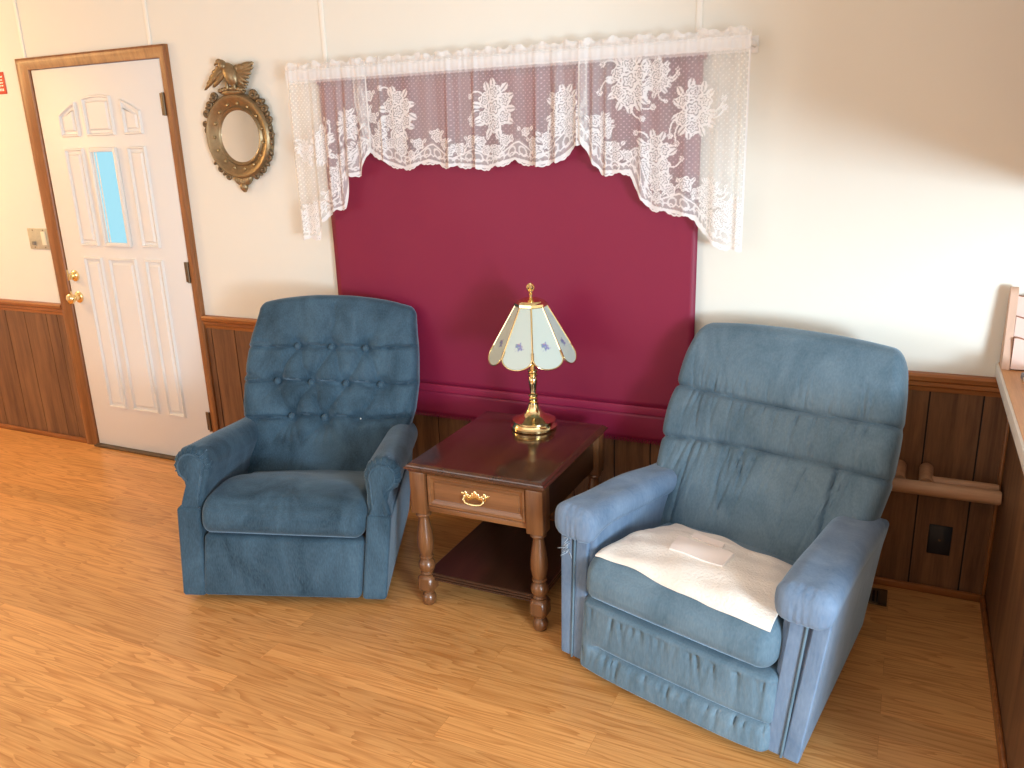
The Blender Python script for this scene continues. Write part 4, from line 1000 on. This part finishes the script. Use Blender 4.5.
bm = bmesh.new(); lathe(bm, [(0,.486),(.012,.486),(.012,.498),(0,.498)], n=16)
for k in range(3):
    a = 2*PI*k/3; tube(bm, [(0,0,.49),(.056*math.cos(a),.056*math.sin(a),.495)], .002, 6)
from_bm('spider', bm, M['brass'], lamp)

# ------------------------------------------------------------------ things on the ledge
LZ = .8745
rk = empty('letter_rack', (4.425,-.02,LZ), label='pale rose wooden rack with wavy-edged slats standing on the ledge', cat='rack')
bm = bmesh.new(); out = [(-.066,0),(.016,0)]+[(-.010+.022*math.cos(a), .232+.024*math.sin(a)) for a in np.linspace(0,PI,10)]
A = [bm.verts.new((0,y-.0,z)) for y, z in out]; B = [bm.verts.new((.022,y,z)) for y, z in out]; bm.faces.new(A); bm.faces.new(B[::-1])
for i in range(len(out)): bm.faces.new((A[i],A[(i+1) % len(out)],B[(i+1) % len(out)],B[i]))
q = from_bm('end_post', bm, M['pinkp'], rk, auto=40); q.location = (0,-.01,0)
for k, (z0, z1, y) in enumerate(((.004,.095,-.078),(.075,.160,-.048),(.14,.226,-.018))):
    bm = bmesh.new(); n = 40; xs = np.linspace(.024,.40,n+1); f, b = [], []
    tops = [z1+.006*math.sin(x*62+k)+.004*math.sin(x*31) for x in xs]
    fb = [bm.verts.new((x,y,z0)) for x in xs]; ft = [bm.verts.new((x,y,t)) for x, t in zip(xs,tops)]
    bb = [bm.verts.new((x,y+.026,z0)) for x in xs]; bt_ = [bm.verts.new((x,y+.026,t)) for x, t in zip(xs,tops)]
    for i in range(n):
        bm.faces.new((fb[i],fb[i+1],ft[i+1],ft[i])); bm.faces.new((bb[i+1],bb[i],bt_[i],bt_[i+1]))
        bm.faces.new((ft[i],ft[i+1],bt_[i+1],bt_[i])).material_index = 1; bm.faces.new((fb[i+1],fb[i],bb[i],bb[i+1]))
    bm.faces.new((fb[0],ft[0],bt_[0],bb[0])); bm.faces.new((fb[n],bb[n],bt_[n],ft[n]))
    from_bm('wavy_slat', bm, [M['pink'], M['brownedge']], rk, auto=30)
bm = bmesh.new(); bbox(bm, .41, .432, -.06, .02, 0, .25, .006); from_bm('end_post', bm, M['pinkp'], rk)
gb = empty('remote_control', (4.535,-.20,LZ), R(12), label='small slate grey remote lying on the ledge', cat='remote')
bm = bmesh.new(); bbox(bm, -.065, .065, -.022, .022, 0, .022, .006, 3); from_bm('body', bm, M['grey'], gb)
bm = bmesh.new()
for i in range(4):
    for j in range(2): bbox(bm, -.03+.022*i, -.018+.022*i, -.012+.014*j, -.002+.014*j, .0215, .024, .001)
from_bm('buttons', bm, M['dark'], gb)
ts = empty('crumpled_tissue', (4.52,-.29,LZ), label='crumpled ivory tissue beside the grey remote on the ledge', cat='tissue')
P, U, F = rounded((.10,.07,.035), (.03,.025,.015), (26,20,12)); P[:,2] += .017; P += .006*np.stack([np.sin(P[:,1]*160+P[:,2]*90), np.sin(P[:,0]*130), np.sin(P[:,0]*120+P[:,1]*140)*(U[:,2] > 0)], 1)*(U[:,2:3] > -.5)
mk('sheet', P, F, M['tissue'], ts, True, 40)

# ------------------------------------------------------------------ light, camera
def area(name, loc, target, sx, sy, power, col):
    l = bpy.data.lights.new(name, 'AREA'); l.shape = 'RECTANGLE'; l.size = sx; l.size_y = sy; l.energy = power; l.color = col
    o = bpy.data.objects.new(name, l); C.objects.link(o); o.location = loc
    o.rotation_euler = (Vector(target)-Vector(loc)).to_track_quat('-Z', 'Y').to_euler(); return o
area('daylight_side_window', (6.2,-3.35,.98), (3.6,-.4,1.0), .6, .5, 84, (.64,.84,1.))
area('daylight_tall_window', (6.6,-3.9,1.35), (3.2,-.8,.6), 1.4, 1.4, 105, (.76,.90,1.))
area('daylight_front_window', (.6,-5.7,1.4), (2.2,-.5,.7), 2.8, 1.4, 40, (.97,.97,.98))
area('ceiling_fill', (2.2,-2.8,2.45), (2.2,-2.6,0), 3.5, 2.5, 16, (1.,.97,.93))  # added ambient fill below the ceiling, not a fixture of the room
l = bpy.data.lights.new('warm_lamp', 'POINT'); l.energy = 46; l.color = (1.,.62,.25); l.shadow_soft_size = .12
o = bpy.data.objects.new('warm_lamp', l); C.objects.link(o); o.location = (-1.35,-.95,2.05)
w = bpy.data.worlds.new('daylight'); bpy.context.scene.world = w; w.use_nodes = True
w.node_tree.nodes['Background'].inputs[0].default_value = (.8,.9,1,1); w.node_tree.nodes['Background'].inputs[1].default_value = .6

cam = bpy.data.cameras.new('camera'); co = bpy.data.objects.new('camera', cam); C.objects.link(co)
cx, cy, cz, yaw, pitch, roll, f = 4.12254, -3.05621, 1.63643, -.44878, -.28986, -.03329, 832.607
fw = Vector((math.sin(yaw)*math.cos(pitch), math.cos(yaw)*math.cos(pitch), math.sin(pitch))); rt = Vector((math.cos(yaw), -math.sin(yaw), 0)); up = rt.cross(fw)
r2 = rt*math.cos(roll)+up*math.sin(roll); u2 = -rt*math.sin(roll)+up*math.cos(roll)
co.matrix_world = Matrix(((r2.x,u2.x,-fw.x,cx),(r2.y,u2.y,-fw.y,cy),(r2.z,u2.z,-fw.z,cz),(0,0,0,1)))
cam.sensor_fit = 'HORIZONTAL'; cam.sensor_width = 36; cam.lens = f*36/1024; cam.clip_start = .02
sc = bpy.context.scene; sc.camera = co
sc.view_settings.view_transform = 'Standard'; sc.view_settings.look = 'None'; sc.view_settings.gamma = 1; sc.view_settings.use_curve_mapping = False
sc.view_settings.exposure = 0.27
